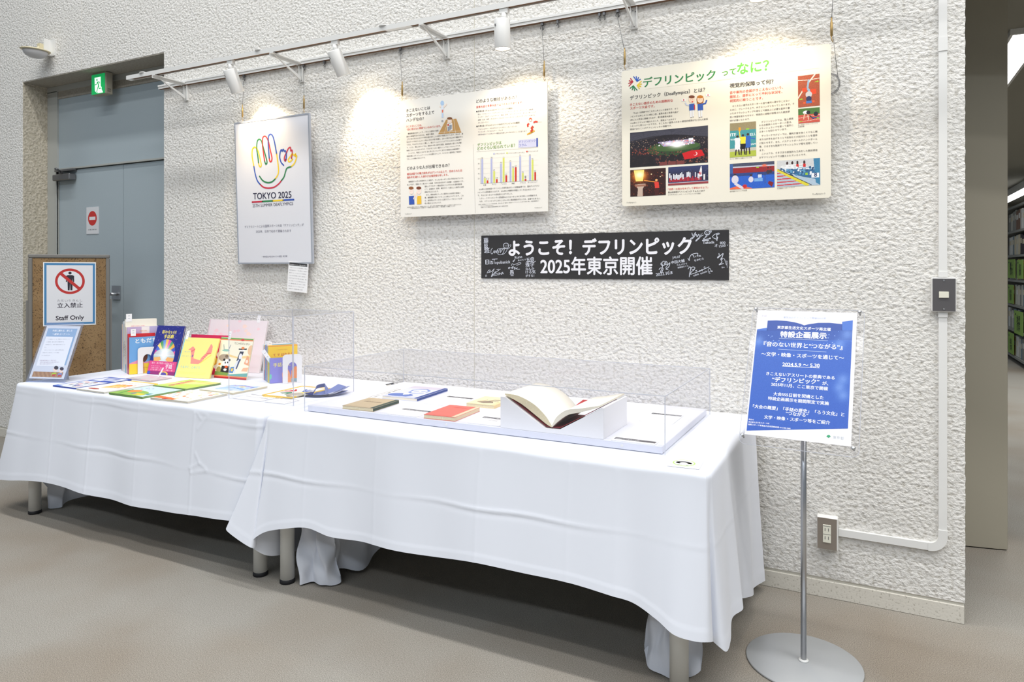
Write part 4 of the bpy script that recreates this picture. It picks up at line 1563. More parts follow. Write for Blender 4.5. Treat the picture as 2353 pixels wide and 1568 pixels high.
p.text('tennis', (1750, 915), (1868, 870), SV, 1, off=0)
p.build('print', t)

# --- switch, trunking, socket
t = thing('wall_switch', 'dark grey wall switch with a white rocker on the right wall end', 'light switch', mtx=T_(.198, -.0005, 1.142) @ WALLM)
b = MB()
b.box(-.002, .076, -.002, .124, 0, .024, 0, .004)
b.build('back_box', M['white_plastic'], t)
b = MB()
b.box(.001, .073, .001, .121, .024, .026)
b.build('face_plate', mat('dark_steel_plate', (104, 102, 104), .4, .4), t)
b = MB()
b.box(.021, .052, .050, .073, .026, .030, 0, .001)
b.build('rocker', M['cream_key'], t)
for y in (.009, .113):
    b = MB()
    b.lathe([(.0035, .026), (.003, .0275)], (.037, y, 0), 12)
    b.build('screw', M['steel'], t)
t = thing('cable_trunking', 'white cable trunking down the wall end and left to the socket', 'cable trunking', (.232, -.0005, .26))
b = MB()
b.box(.219, .246, -.014, -.0005, 1.268, ZT)
b.build('trunking_length', M['white_plastic'], t, True)
b = MB()
b.box(.219, .246, -.014, -.0005, .335, 1.139)
b.build('trunking_length', M['white_plastic'], t, True)
b = MB()
b.box(-.115, .19, -.014, -.0005, .256, .283)
b.build('trunking_length', M['white_plastic'], t, True)
b = MB()
n_ = 12
oc, ic = [], []
for k in range(n_ + 1):
    a = R(-90 + 90 * k / n_)
    oc.append((.19 + .0575 * math.cos(a), -.0165, .3125 + .0575 * math.sin(a)))
    ic.append((.19 + .028 * math.cos(a), -.0165, .3125 + .028 * math.sin(a)))
b.prism(oc + [(.2475, -.0165, .337), (.218, -.0165, .337)] + ic[::-1] + [(.186, -.0165, .2845), (.186, -.0165, .255)], (0, .016, 0))
b.build('elbow', M['white_plastic'], t, True)
for z0, z1 in ((1.12, 1.139), (1.268, 1.288), (2.10, 2.15)):
    b = MB()
    b.box(.218, .2475, -.0165, -.0005, z0, z1)
    b.build('coupling', M['white_plastic'], t, True)
t = thing('wall_socket', 'wall socket box with taupe plate above the concrete plinth', 'wall socket', mtx=T_(-.191, -.0005, .204) @ WALLM)
b = MB()
b.box(-.001, .075, -.001, .125, 0, .034, 0, .003)
b.build('back_box', M['white_plastic'], t)
b = MB()
b.box(.001, .070, .001, .121, .034, .0365)
b.build('face_plate', mat('taupe_plate', (134, 124, 114), .5), t)
b = MB()
b.box(.021, .050, .027, .097, .0365, .039, 0, .001)
b.build('socket_insert', M['cream_key'], t)
b = MB()
for y in (.046, .078):
    b.box(.028, .030, y - .006, y + .006, .039, .0395)
    b.box(.040, .042, y - .006, y + .006, .039, .0395)
    b.box(.022, .049, y + .013, y + .0145, .039, .0394)
b.build('socket_slot', M['steel_dark'], t)
# ================================================================== tables and cloths
def table(x0, x1, legs, lb):
    t = thing('folding_table', lb, 'table', ((x0 + x1) / 2, -.49, 0))
    b = MB()
    b.box(x0, x1, -.925, -.045, .668, .694, 0, .004)
    b.build('table_top', M['tabletop'], t, True)
    b = MB()
    b.box(x0 + .05, x1 - .05, -.86, -.84, .60, .668)
    b.box(x0 + .05, x1 - .05, -.12, -.10, .60, .668)
    b.box(x0 + .05, x0 + .07, -.84, -.12, .60, .668)
    b.box(x1 - .07, x1 - .05, -.84, -.12, .60, .668)
    b.build('apron', M['leg'], t, True)
    for x, y in legs:
        b = MB()
        b.lathe([(.029, .012), (.029, .668)], (x, y, 0), 28)
        l_ = b.build('leg', M['leg'], t, True)
        b = MB()
        b.lathe([(.028, 0), (.031, .002), (.031, .012), (.029, .018)], (x, y, 0), 28)
        b.build('foot_cap', M['rubber'], l_, True)


table(-3.985, -2.235, [(-3.955, -.865), (-2.308, -.865), (-3.955, -.11), (-2.29, -.11)], 'folding table under the left white cloth, its left leg showing')
table(-2.175, -.435, [(-2.155, -.865), (-.530, -.865), (-2.155, -.11), (-.505, -.11)], 'folding table under the right white cloth carrying the display cases')


def crm(P, t):
    n = len(P)
    i = min(int(t), n - 2)
    f = t - i
    a, b_, c, d = P[max(i - 1, 0)], P[i], P[i + 1], P[min(i + 2, n - 1)]
    return .5 * (2 * b_ + (c - a) * f + (2 * a - 5 * b_ + 4 * c - d) * f * f + (3 * b_ - a - 3 * c + d) * f ** 3)


def cloth(name_root, stations, creases, vcreases, x0, x1, yb, ztop=.70, folds=()):
    """skirt lofted from the table rim to the hem; stations: (rim x,y | outward normal | hem x,y,z)"""
    P = [np.array([*a, *n, *h], float) for a, n, h in stations]
    cols = []
    for i in range(len(P) - 1):
        d = max(np.hypot(*(P[i + 1][4:6] - P[i][4:6])), np.hypot(*(P[i + 1][0:2] - P[i][0:2])))
        k = max(5, int(d / .006))
        for j in range(k):
            cols.append((i + j / k))
    cols.append(len(P) - 1)
    NA, NR = 6, 62
    rc = .020
    grid = []
    rg = np.random.RandomState(4)
    for t in cols:
        c = crm(P, t)
        i = min(int(t), len(P) - 2)
        f = t - i
        c[0:2] = P[i][0:2] * (1 - f) + P[i + 1][0:2] * f      # rim stays straight
        n = P[i][2:4] * (1 - f) + P[i + 1][2:4] * f
        n = n / np.hypot(*n)
        rim, hem = c[0:2], c[4:7]
        wob = .0025 * math.sin(rim[0] * 9.1 + rim[1] * 7) + .0018 * math.sin(rim[0] * 23 + 1)
        col = []
        for k in range(NA):
            a = math.pi / 2 * k / (NA - 1)
            q = rim + n * (rc * math.sin(a) - rc)
            col.append((q[0], q[1], ztop - rc * (1 - math.cos(a)) + wob * (k / NA)))
        for k in range(1, NR + 1):
            u = k / NR
            e = u ** 1.12
            z = (ztop - rc + wob) * (1 - u) + hem[2] * u
            q = rim * (1 - e) + hem[0:2] * e
            q = q + n * (.006 * math.sin(q[0] * 5.3 + 1.2) * u + .004 * math.sin(q[0] * 13 + q[1] * 11) * u)
            d = 0
            for zc, amp, wv in creases:
                zz = zc + wv * math.sin(q[0] * 2.3 + q[1] * 3) + .003 * math.sin(q[0] * 17)
                aa = amp * (.55 + .45 * math.sin(q[0] * 6.1 + 2))
                d += aa * math.exp(-((z - zz) / .0055) ** 2) - aa * .35 * math.exp(-((z - zz + .014) / .008) ** 2)
            for xc, amp in vcreases:
                xx = xc + .004 * math.sin(z * 9)
                if rim[1] < -.9:
                    d += .6 * amp * math.exp(-((q[0] - xx) / .006) ** 2)
            if rim[1] < -.9:
                for (ax, az), (bx, bz), amp in folds:
                    if abs(q[0] - (ax + bx) / 2) < .12:
                        dx, dz = bx - ax, bz - az
                        tt = min(1, max(0, ((q[0] - ax) * dx + (z - az) * dz) / (dx * dx + dz * dz)))
                        d2_ = (q[0] - ax - tt * dx) ** 2 + (z - az - tt * dz) ** 2
                        d += amp * .65 * math.exp(-d2_ / .005 ** 2)
            if u > .93:
                d += .0009
            q = q + n * d
            col.append((q[0], q[1], z))
        grid.append(col)
    nr = len(grid[0])
    vs = [p for col in grid for p in col]
    fs = [(i * nr + k, i * nr + k + 1, (i + 1) * nr + k + 1, (i + 1) * nr + k) for i in range(len(grid) - 1) for k in range(nr - 1)]
    b = MB()
    b.add(vs, fs, 0, True)
    # flat top sheet and short back lap
    ring = [col[0] for col in grid]
    ring.append((x1 - .0, yb, ztop))
    ring.append((x0 + .0, yb, ztop))
    b.add(ring, [list(range(len(ring)))], 0, False)
    b.add([(x0, yb, ztop), (x1, yb, ztop), (x1, yb + .012, ztop - .012), (x0, yb + .012, ztop - .012), (x1, yb + .014, .30), (x0, yb + .014, .30)], [(0, 1, 2, 3), (3, 2, 4, 5)], 0, False)
    return b, grid


def bunch(rims, hems, nz=22, amp=.006, seed=1):
    b = MB()
    rg = np.random.RandomState(seed)
    ph = rg.uniform(0, 6, 6)
    P = [np.array([*a, *h], float) for a, h in zip(rims, hems)]
    n = (len(P) - 1) * 7
    grid = []
    for i in range(n + 1):
        c = crm(P, i / 7)
        col = []
        for k in range(nz + 1):
            u = k / nz
            q = c[:3] * (1 - u) + c[3:] * u
            q = q + amp * np.array([math.sin(u * 9 + i * .55 + ph[0]), math.sin(u * 7 - i * .8 + ph[1]), .4 * math.sin(u * 11 + i * .4 + ph[2])]) * (u * (1.15 - u) * 2)
            q[2] = max(q[2], .003)
            col.append(tuple(q))
        grid.append(col)
    vs = [p for c in grid for p in c]
    m_ = nz + 1
    fs = [(i * m_ + k, i * m_ + k + 1, (i + 1) * m_ + k + 1, (i + 1) * m_ + k) for i in range(n) for k in range(nz)]
    b.add(vs, fs, 0, True)
    return b


FOLDS = [((-2.608, .680), (-2.573, .650), .002), ((-2.535, .664), (-2.592, .604), .002), ((-2.610, .684), (-2.53, .670), .0015), ((-2.628, .437), (-2.573, .461), .002), ((-2.595, .501), (-2.567, .465), .0022),
         ((-2.567, .465), (-2.519, .443), .0022), ((-2.617, .416), (-2.519, .438), .002), ((-2.628, .437), (-2.614, .416), .0015), ((-2.60, .23), (-2.57, .262), .001)]
F_, Lf, Rt = (0, -1), (-1, 0), (1, 0)
FL, FR = (-.7, -.7), (.7, -.7)
st1 = [((-4.0, -.08), Lf, (-4.12, -.08, .12)), ((-4.0, -.30), Lf, (-4.15, -.30, .13)), ((-4.0, -.48), Lf, (-4.12, -.48, .12)), ((-4.0, -.68), Lf, (-4.19, -.68, .13)),
       ((-4.0, -.86), Lf, (-4.21, -.83, .15)), ((-3.995, -.935), FL, (-4.21, -.93, .165)), ((-3.97, -.945), F_, (-4.12, -.975, .185)), ((-3.90, -.945), F_, (-3.99, -.985, .200)),
       ((-3.80, -.945), F_, (-3.86, -.975, .216)), ((-3.66, -.945), F_, (-3.68, -.985, .236)), ((-3.50, -.945), F_, (-3.50, -.975, .235)), ((-3.32, -.945), F_, (-3.32, -.985, .229)),
       ((-3.15, -.945), F_, (-3.15, -.975, .224)), ((-3.0, -.945), F_, (-3.0, -.985, .222)), ((-2.85, -.945), F_, (-2.85, -.978, .226)), ((-2.70, -.945), F_, (-2.70, -.985, .234)),
       ((-2.55, -.945), F_, (-2.55, -.978, .245)), ((-2.38, -.945), F_, (-2.38, -.975, .257)), ((-2.245, -.945), F_, (-2.26, -.965, .262)), ((-2.222, -.93), FR, (-2.235, -.945, .26)), ((-2.22, -.85), Rt, (-2.225, -.85, .22)), ((-2.22, -.10), Rt, (-2.225, -.10, .20))]
t = thing('tablecloth', 'white cloth draped over the left table under the picture books', 'tablecloth', (-3.1, -.49, .70))
b, _ = cloth('c', st1, [(.655, .0016, .004), (.437, .0024, .006)], [(-3.635, .002), (-3.33, .0028), (-2.99, .0015), (-2.615, .003)], -3.982, -2.238, -.032, folds=FOLDS)
c1 = b.build('cloth_sheet', M['cloth'], t, True)
b = bunch([(-4.02, -.80, .33), (-3.98, -.76, .33), (-3.90, -.80, .33), (-3.86, -.72, .33), (-3.80, -.70, .33), (-3.72, -.64, .33), (-3.60, -.58, .33)],
          [(-4.02, -.79, .14), (-3.99, -.76, .05), (-3.955, -.80, .010), (-3.90, -.76, .006), (-3.91, -.72, .03), (-3.75, -.64, .07), (-3.55, -.55, .12)], amp=.010, seed=3)
b.build('tucked_corner', M['cloth'], t, True)
st2 = [((-2.19, -.10), Lf, (-2.20, -.10, .06)), ((-2.19, -.55), Lf, (-2.20, -.55, .06)), ((-2.19, -.86), Lf, (-2.20, -.86, .10)), ((-2.192, -.925), (-.9, -.4), (-2.24, -.955, .15)),
       ((-2.192, -.938), (-.85, -.6), (-2.318, -.995, .240)), ((-2.19, -.943), (-.7, -.8), (-2.335, -1.008, .234)), ((-2.188, -.945), (-.5, -.9), (-2.272, -1.006, .203)), ((-2.186, -.945), (-.3, -.95), (-2.212, -1.0, .180)),
       ((-2.180, -.945), (-.1, -1), (-2.222, -.965, .172)), ((-2.165, -.945), F_, (-2.215, -.992, .205)), ((-2.14, -.945), F_, (-2.16, -.985, .245)), ((-2.06, -.945), F_, (-2.065, -.985, .275)), ((-1.94, -.945), F_, (-1.94, -.98, .299)),
       ((-1.82, -.945), F_, (-1.82, -.985, .284)), ((-1.68, -.945), F_, (-1.68, -.978, .287)), ((-1.54, -.945), F_, (-1.54, -.988, .290)), ((-1.35, -.945), F_, (-1.35, -.978, .297)), ((-1.18, -.945), F_, (-1.18, -.990, .313)),
       ((-1.01, -.945), F_, (-1.01, -.978, .311)), ((-.86, -.945), F_, (-.86, -.985, .312)), ((-.716, -.945), F_, (-.716, -.995, .302)), ((-.634, -.945), F_, (-.64, -.985, .290)), ((-.554, -.945), F_, (-.565, -.995, .262)),
       ((-.50, -.945), F_, (-.512, -1.005, .236)), ((-.45, -.945), F_, (-.455, -.995, .226)), ((-.432, -.943), (.3, -.9), (-.418, -.975, .222)), ((-.428, -.938), FR, (-.412, -.930, .205)), ((-.424, -.930), (.8, -.5), (-.432, -.90, .20)),
       ((-.42, -.915), Rt, (-.395, -.905, .180)), ((-.42, -.89), Rt, (-.376, -.885, .162)), ((-.42, -.85), Rt, (-.374, -.83, .172)), ((-.42, -.75), Rt, (-.388, -.73, .190)), ((-.42, -.65), Rt, (-.378, -.62, .175)),
       ((-.42, -.56), Rt, (-.400, -.53, .170)), ((-.42, -.45), Rt, (-.402, -.44, .13)), ((-.42, -.30), Rt, (-.385, -.30, .085)), ((-.42, -.18), Rt, (-.400, -.18, .060)), ((-.42, -.05), Rt, (-.382, -.045, .040))]
t = thing('tablecloth', 'white cloth draped over the right table, pointed corner near the sign stand', 'tablecloth', (-1.3, -.49, .70))
b, _ = cloth('c', st2, [(.482, .0024, .009)], [(-1.965, .0015), (-1.63, .0018), (-1.19, .0020), (-.86, .0015), (-.70, .0012)], -2.172, -.438, -.032)
b.build('cloth_sheet', M['cloth'], t, True)
b = bunch([(-2.115, -.80, .36), (-2.09, -.84, .36), (-2.05, -.80, .36), (-2.02, -.84, .36), (-1.99, -.79, .36), (-2.00, -.76, .36), (-2.03, -.70, .36), (-1.96, -.60, .36), (-1.90, -.55, .36)],
          [(-2.120, -.80, .012), (-2.09, -.87, .006), (-2.04, -.835, .012), (-1.985, -.835, .006), (-1.945, -.79, .010), (-1.975, -.76, .045), (-1.93, -.66, .02), (-1.93, -.55, .06), (-1.85, -.45, .16)], amp=.017, seed=5)
b.build('tucked_corner', M['cloth'], t, True)
b = bunch([(-.59, -.76, .38), (-.595, -.79, .38), (-.58, -.80, .38), (-.55, -.80, .38), (-.50, -.80, .38), (-.485, -.76, .38)],
          [(-.60, -.74, .12), (-.672, -.755, .062), (-.640, -.815, .016), (-.575, -.830, .006), (-.52, -.80, .004), (-.48, -.79, .03)], amp=.012, seed=9)
b.build('tucked_corner', M['cloth'], t, True)
b = bunch([(-.60, -.765, .13), (-.598, -.79, .08), (-.565, -.805, .05)], [(-.662, -.790, .050), (-.636, -.806, .006), (-.565, -.812, .004)], amp=.004, seed=2)
b.build('cloth_tip', M['cloth'], t, True)

# ================================================================== books
def cm(name, rgb, r=.35):
    k = 'c_' + '_'.join(str(v) for v in rgb)
    if k not in M:
        M[k] = mat('cover_' + name, rgb, r)
    return M[k]


def book(label, mtx, w, h, t_, col, spine=None, p=None, sticker=None, group=None, name='picture_book', pages='pages', im=None, soft=False):
    """cover face in the local xy plane at z=0 (spine along x=0), body behind it"""
    o = thing(name, label, 'book', mtx=mtx, group=group)
    b = MB()
    cv = .0012 if soft else .0024
    b.box(0, w, 0, h, -cv, 0)
    b.box(0, w, 0, h, -t_, -t_ + cv)
    b.box(0, cv, 0, h, -t_ + cv, -cv, 1)
    c = b.build('cover', [cm('front', col), cm('spine', spine or col)], o)
    b = MB()
    g = .0006 if soft else .003
    b.box(cv, w - g, g, h - g, -t_ + cv, -cv)
    b.build('page_block', M[pages], o)
    if im is not None or p is not None:
        p = p or Print(w, h)
        if im is not None:
            p.img(im, [(0, 0), (1, 0), (1, 1), (0, 1)], 0)
        p.build('print', c)
    if sticker:
        sx, hs, wd2, rot = sticker
        b = MB()
        b.T = T_(sx * w, h - .012 if rot == 0 else h * .8, .0012) @ RZ(rot)
        b.box(0, wd2, 0, hs, -.0003, .0003)
        l_ = b.build('paper_slip', M['card'], o)
        pp = Print(wd2, hs)
        for k in range(2):
            pp.line([(.3, .25 + .3 * k), (.7, .25 + .3 * k)], .0016, (120, 130, 160))
        pp.build('print', l_, T_(sx * w, h - .012 if rot == 0 else h * .8, .0012) @ RZ(rot))
    return o


def stand(x, y, yaw, lean, z=.7012):
    return T_(x, y, z) @ RZ(yaw) @ RX(90 - lean)


def flat(x, y, yaw, t_, z=.7012):
    return T_(x, y, z + t_) @ RZ(yaw)


# --- display books leaning back
im = Img(56, 80, (36, 44, 132), 11)
im.dots(160, 0, 0, 1, .5, [(90, 80, 170), (60, 60, 160), (150, 130, 200)], (.004, .010))
cxx, cyy = .48, .60
for k, c in enumerate([(196, 60, 150), (70, 96, 200), (250, 220, 120), (70, 150, 80), (90, 140, 220), (240, 180, 70), (226, 70, 160), (70, 150, 110), (240, 176, 60), (60, 84, 190), (230, 90, 150)]):
    a0, a1 = R(-178 + 16.2 * k), R(-178 + 16.2 * (k + 1))
    im.poly([(cxx, cyy), (cxx + .38 * math.cos(a0), cyy + .32 * math.sin(a0)), (cxx + .38 * math.cos(a1), cyy + .32 * math.sin(a1))], c)
im.ell(cxx, cyy + .03, .38, .16, (196, 214, 208), .9)
im.rect(.1, .60, .86, .62, (222, 232, 228), .8)
im.glow(cxx, cyy - .03, .18, (255, 255, 255), 1)
im.poly([(.12, .66), (.34, .64), (.40, .70), (.28, .74), (.14, .74)], (240, 180, 110))
im.poly([(.86, .66), (.62, .64), (.56, .70), (.68, .74), (.84, .74)], (240, 180, 110))
im.rect(0, .73, 1, .93, (226, 78, 140))
im.rect(0, .93, 1, 1, (150, 50, 120))
im.ell(.6, .98, .16, .05, (240, 200, 90))
im.ell(.6, .99, .11, .04, (90, 80, 170))
im.ell(.06, .97, .06, .03, (60, 90, 200))
p = Print(.200, .280)
p.img(im, [(0, 0), (1, 0), (1, 1), (0, 1)], 0)
p.text('音のない川', (.22, .165), (.74, .165), (250, 232, 110), 3)
p.text('手話劇', (.33, .265), (.68, .255), (250, 232, 110), 3)
p.text('手話', (.62, .87), (.86, .87), (250, 240, 250), 3)
p.text('観る・語る物語の世界をひらく', (.10, .79), (.9, .79), (255, 225, 240), 0, 1)
p.text('耳の聞こえない人たちの', (.10, .84), (.42, .84), (255, 225, 240), 0, 1)
p.text('言葉と心を描く、新しい', (.12, .88), (.56, .88), (255, 225, 240), 0, 1)
p.text('ろう者の暮らしをつづった感動の一冊', (.10, .92), (.9, .92), (255, 225, 240), 0, 1)
book('deep blue picture book with a rainbow wheel and pink band, leaning', stand(-3.664, -.425, 7, 16), .200, .280, .011, (42, 52, 140), (226, 78, 140), p)
im = Img(50, 50, (250, 232, 142), 12)
im.rect(0, 0, .02, 1, (90, 200, 226))
pk, pk2 = (243, 150, 140), (226, 110, 110)
im.poly([(.18, .32), (.30, .22), (.38, .28), (.38, .34), (.40, .52), (.60, .56), (.62, .50), (.72, .38), (.76, .26), (.80, .14), (.86, .20), (.88, .34), (.80, .40), (.72, .50), (.66, .60), (.58, .66), (.36, .66), (.34, .56), (.30, .40), (.26, .32)], pk)
im.poly([(.28, .34), (.38, .28), (.38, .31), (.30, .37)], pk2)
im.poly([(.74, .38), (.88, .36), (.86, .39), (.74, .41)], pk2)
im.ell(.36, .46, .012, .035, (90, 70, 160))
im.line([(.64, .62), (.88, .42)], .02, (250, 214, 90))
for k in range(4):
    im.line([(.64 + .035 * k, .50 - .04 * k), (.70 + .035 * k, .52 - .04 * k)], .014, pk2)
for k in range(4):
    im.rect(.06, .84 + .03 * k, .88 - .02 * k, .845 + .03 * k, (222, 226, 120))
p = Print(.236, .226)
p.img(im, [(0, 0), (1, 0), (1, 1), (0, 1)], 0)
p.text('うるさく、しなくて', (.10, .77), (.66, .77), (120, 206, 214), 2)
p.text('こまつのりこ', (.06, .385), (.30, .385), (110, 196, 214), 1, 1)
p.text('ながいゆうこ 絵', (.06, .49), (.34, .49), (120, 200, 190), 0, 1)
p.text('ほんとに', (.05, .10), (.18, .10), (150, 190, 210), 0, 1)
book('pale yellow picture book with a pink origami crane, leaning in front', stand(-3.425, -.430, 9, 21), .236, .226, .008, (250, 232, 142), (90, 200, 226), p, (.02, .05, .016, 0))
im = Img(40, 40, (214, 40, 92), 13)
im.ell(.85, .5, .10, .09, (250, 250, 250))
im.ell(.80, .80, .09, .06, (250, 250, 250))
im.ell(.68, .66, .10, .12, (246, 206, 70))
im.poly([(.50, .10), (.74, .10), (.66, .9), (.44, .9)], (250, 196, 120))
book('crimson picture book with white spots standing behind the yellow one', stand(-3.500, -.300, 8, 12), .27, .222, .010, (214, 40, 92), None, None, im=im)
im = Img(40, 40, (238, 228, 232), 14)
im.rect(0, 0, .02, 1, (226, 206, 212))
im.dots(14, .1, .02, .9, .3, [(248, 214, 220), (250, 226, 214)], (.02, .04))
book('large pale pink picture book standing at the very back', stand(-3.54, -.165, 6, 14), .430, .302, .010, (238, 228, 232), (200, 90, 110), None, (.82, .045, .022, 0), im=im)
im = Img(60, 74, (250, 244, 222), 15)
im.rect(0, 0, 1, .035, (110, 170, 90))
im.rect(0, .035, 1, .06, (238, 130, 90))
im.ell(.68, .04, .05, .03, (216, 60, 60))
im.line([(.12, .18), (.16, .30), (.30, .30), (.34, .18)], .025, (170, 176, 176))
im.ell(.22, .32, .12, .025, (150, 200, 190))
im.poly([(.05, .46), (.3, .40), (.6, .46), (1, .40), (1, .48), (.6, .5), (.3, .46), (.05, .5)], (246, 214, 150))
im.ell(.20, .50, .16, .09, (178, 162, 146))
im.ell(.28, .46, .05, .04, (130, 112, 98))
im.ell(.30, .62, .12, .09, (250, 250, 250))
for a_ in ((.22, .55), (.38, .55)):
    im.ell(a_[0], a_[1], .035, .03, (30, 30, 34))
for a_ in ((.27, .62), (.34, .61)):
    im.ell(a_[0], a_[1], .018, .024, (40, 38, 42))
im.poly([(.18, .70), (.42, .70), (.46, .86), (.16, .86)], (44, 42, 46))
im.ell(.32, .72, .05, .03, (230, 96, 50))
im.poly([(.46, .72), (.58, .70), (.56, .86), (.44, .86)], (60, 130, 196))
im.poly([(.49, .75), (.55, .74), (.54, .82), (.48, .82)], (246, 206, 70))
im.ell(.30, .79, .05, .03, (250, 250, 250))
im.ell(.10, .80, .07, .08, (176, 160, 92))
im.ell(.10, .66, .04, .03, (236, 150, 60))
im.ell(.72, .28, .09, .04, (250, 250, 250))
im.line([(.62, .27), (.84, .26)], .03, (36, 34, 40))
im.ell(.73, .24, .05, .03, (236, 140, 80))
im.poly([(.66, .32), (.78, .32), (.72, .56), (.60, .56)], (48, 52, 78))
im.ell(.70, .45, .05, .08, (240, 240, 246))
im.line([(.66, .55), (.58, .68), (.60, .84)], .05, (226, 230, 240))
im.line([(.70, .52), (.64, .74)], .04, (48, 70, 120))
im.poly([(.84, .62), (.90, .42), (.98, .46), (1, .66)], (240, 170, 130))
im.ell(.92, .56, .04, .04, (252, 230, 214))
im.poly([(.84, .72), (1, .70), (.98, .80), (.80, .80)], (250, 190, 150))
im.ell(.97, .28, .08, .12, (238, 196, 156))
im.poly([(0, .84), (.4, .86), (.5, .93), (0, .94)], (126, 158, 76))
im.poly([(.4, .90), (1, .84), (1, .93), (.4, .94)], (110, 176, 168))
im.rect(0, .93, 1, .96, (240, 140, 90))
im.rect(0, .96, 1, 1, (190, 40, 50))
p = Print(.230, .222)
p.img(im, [(0, 0), (1, 0), (1, 1), (0, 1)], 0)
p.text('てじゃれたいかい', (.44, .155), (.92, .165), (80, 84, 60), 1)
book('cream picture book with a panda and a dancing cow, leaning', stand(-3.213, -.345, 4, 14), .228, .225, .008, (250, 244, 222), (200, 70, 80), p, (.22, .045, .018, 0))

# --- upright row at the left, seen spine-on, covers facing the camera's right
YW = 66
d1 = Vector((math.cos(R(YW - 90)), math.sin(R(YW - 90)), 0))


def upright(x, y, yaw, w, h, t_, col, spine, label, p=None, im=None, sticker=None, soft=False, name='picture_book'):
    return book(label, T_(x, y, .7012) @ RZ(yaw) @ RX(90), w, h, t_, col, spine, p, sticker, im=im, soft=soft, name=name)


Lx, Ly = -3.726, -.489
specs = [(-.228, .016, .238, (70, 96, 190), (60, 84, 180), 'blue', 'slim blue booklet at the far left end of the left upright row'),
         (-.211, .021, .270, (244, 214, 190), (246, 222, 200), 'peach', 'peach-spined booklet second from the left in the left upright row'),
         (-.189, .014, .284, (240, 240, 238), (236, 236, 232), 'white', 'plain white booklet third from the left in the left upright row'),
         (-.174, .022, .290, (228, 234, 240), (214, 224, 234), 'pale blue', 'pale blue-spined book in the middle of the left upright row'),
         (-.151, .016, .280, (244, 242, 236), (238, 236, 230), 'ivory', 'ivory book with small brown spine title in the left upright row'),
         (-.134, .026, .303, (244, 240, 228), (240, 236, 224), 'tall', 'tallest ivory picture book of the left upright row, pink heading'),
         (-.107, .020, .262, (240, 236, 226), (236, 230, 214), 'cream', 'cream book with pale blue foot just behind the lilac picture book'),
         (-.072, .018, .262, (200, 180, 214), (226, 214, 220), 'lilac', 'lilac picture book with brushed title behind the light blue one'),
         (-.048, .012, .225, (206, 44, 54), (200, 36, 48), 'red', 'thin red-backed book between the lilac and the light blue one')]
for off, th, hh, c, sp, nm, lb in specs:
    o_ = Vector((Lx, Ly, 0)) + d1 * (off + th)
    p = None
    w_ = .165
    if nm == 'tall':
        p = Print(.165, hh)
        p.text('手話でおはなしえほん', (.18, .14), (.62, .14), (222, 60, 150), 2)
        p.text('ー 昔ばなし ー', (.26, .20), (.55, .20), (80, 80, 86), 0)
    if nm == 'lilac':
        im = Img(30, 36, (198, 178, 214), 21)
        im.rect(.45, 0, .75, .25, (244, 240, 240))
        im.rect(.7, 0, 1, .22, (186, 180, 220))
        im.rect(.1, .18, 1, .3, (236, 232, 240))
        p = Print(.165, hh)
        p.img(im, [(0, 0), (1, 0), (1, 1), (0, 1)], 0)
        p.text('せんくんとブタさん', (.08, .22), (.92, .20), (60, 50, 70), 2)
        p.text('手話のえほん', (.38, .10), (.62, .10), (236, 170, 60), 2)
        p.text('作・絵 ゆうきひろし', (.30, .285), (.75, .285), (70, 90, 170), 0, 1)
    if nm == 'red':
        w_ = .14
    sl = {'tall': (.02, .045, .03, 0), 'red': (.10, .04, .026, 0)}.get(nm)
    o = upright(o_.x, o_.y, YW, w_, hh, th - .001, c, sp, lb, p, sticker=sl)
    pp = Print(th, hh)
    if nm in ('ivory', 'pale blue', 'cream', 'tall'):
        for k in range(6):
            pp.text('手話絵本の本'[k], (.25, .45 + k * .05), (.75, .45 + k * .05), (120, 80, 60), 1, 1)
    if nm == 'cream':
        pp.rect(0, .82, 1, 1, (140, 196, 226))
    pp.build('spine_print', o, Matrix(((0, 0, -1, -.0003), (0, 1, 0, 0), (1, 0, 0, -th + .0), (0, 0, 0, 1))))
im = Img(40, 48, (112, 168, 222), 22)
im.poly([(0, .70), (.3, .62), (.5, .70), (1, .62), (1, .76), (0, .78)], (236, 150, 170))
im.rect(0, .72, 1, 1, (250, 214, 60))
im.ell(.50, .52, .15, .17, (104, 58, 40))
im.poly([(.36, .50), (.42, .38), (.46, .56), (.42, .68), (.34, .70)], (248, 190, 150))
im.poly([(.34, .72), (.50, .66), (.56, .98), (.30, .98)], (226, 170, 110))
p = Print(.145, .206)
p.img(im, [(0, 0), (1, 0), (1, 1), (0, 1)], 0)
p.text('ともだち', (.22, .16), (.98, .15), (250, 250, 250), 4)
p.text('手話でなかよく', (.40, .86), (.80, .86), (190, 150, 40), 1, 1)
o_ = Vector((Lx, Ly, 0)) + d1 * 0
upright(o_.x, o_.y, YW, .145, .206, .033, (112, 168, 222), (210, 48, 54), 'light blue picture book of a brown-haired child behind the left bookend', p)


def bookend(x, y, yaw, lb, w=.100, h=.150):
    t = thing('bookend', lb, 'bookend', mtx=T_(x, y, .7012) @ RZ(yaw) @ RX(90))
    r = .018
    out = [(0, 0)] + [(r - r * math.cos(a), h - r + r * math.sin(a)) for a in np.linspace(0, math.pi / 2, 6)] + [(w - r + r * math.sin(a), h - r + r * math.cos(a)) for a in np.linspace(0, math.pi / 2, 6)] + [(w, 0)]
    ir, ix, ih = .023, w / 2, .082
    inn = [(ix + ir, 0)] + [(ix + ir * math.cos(a), ih + ir * 1.2 * math.sin(a)) for a in np.linspace(0, math.pi, 14)] + [(ix - ir, 0)]
    b = MB()
    b.prism([(q[0], q[1], 0) for q in out + inn], (0, 0, .0012))
    b.build('upright_plate', M['bookend'], t)
    b = MB()
    b.box(.024, w - .024, -.0010, -.0002, -.085, 0)
    b.build('base_tongue', M['bookend'], t)


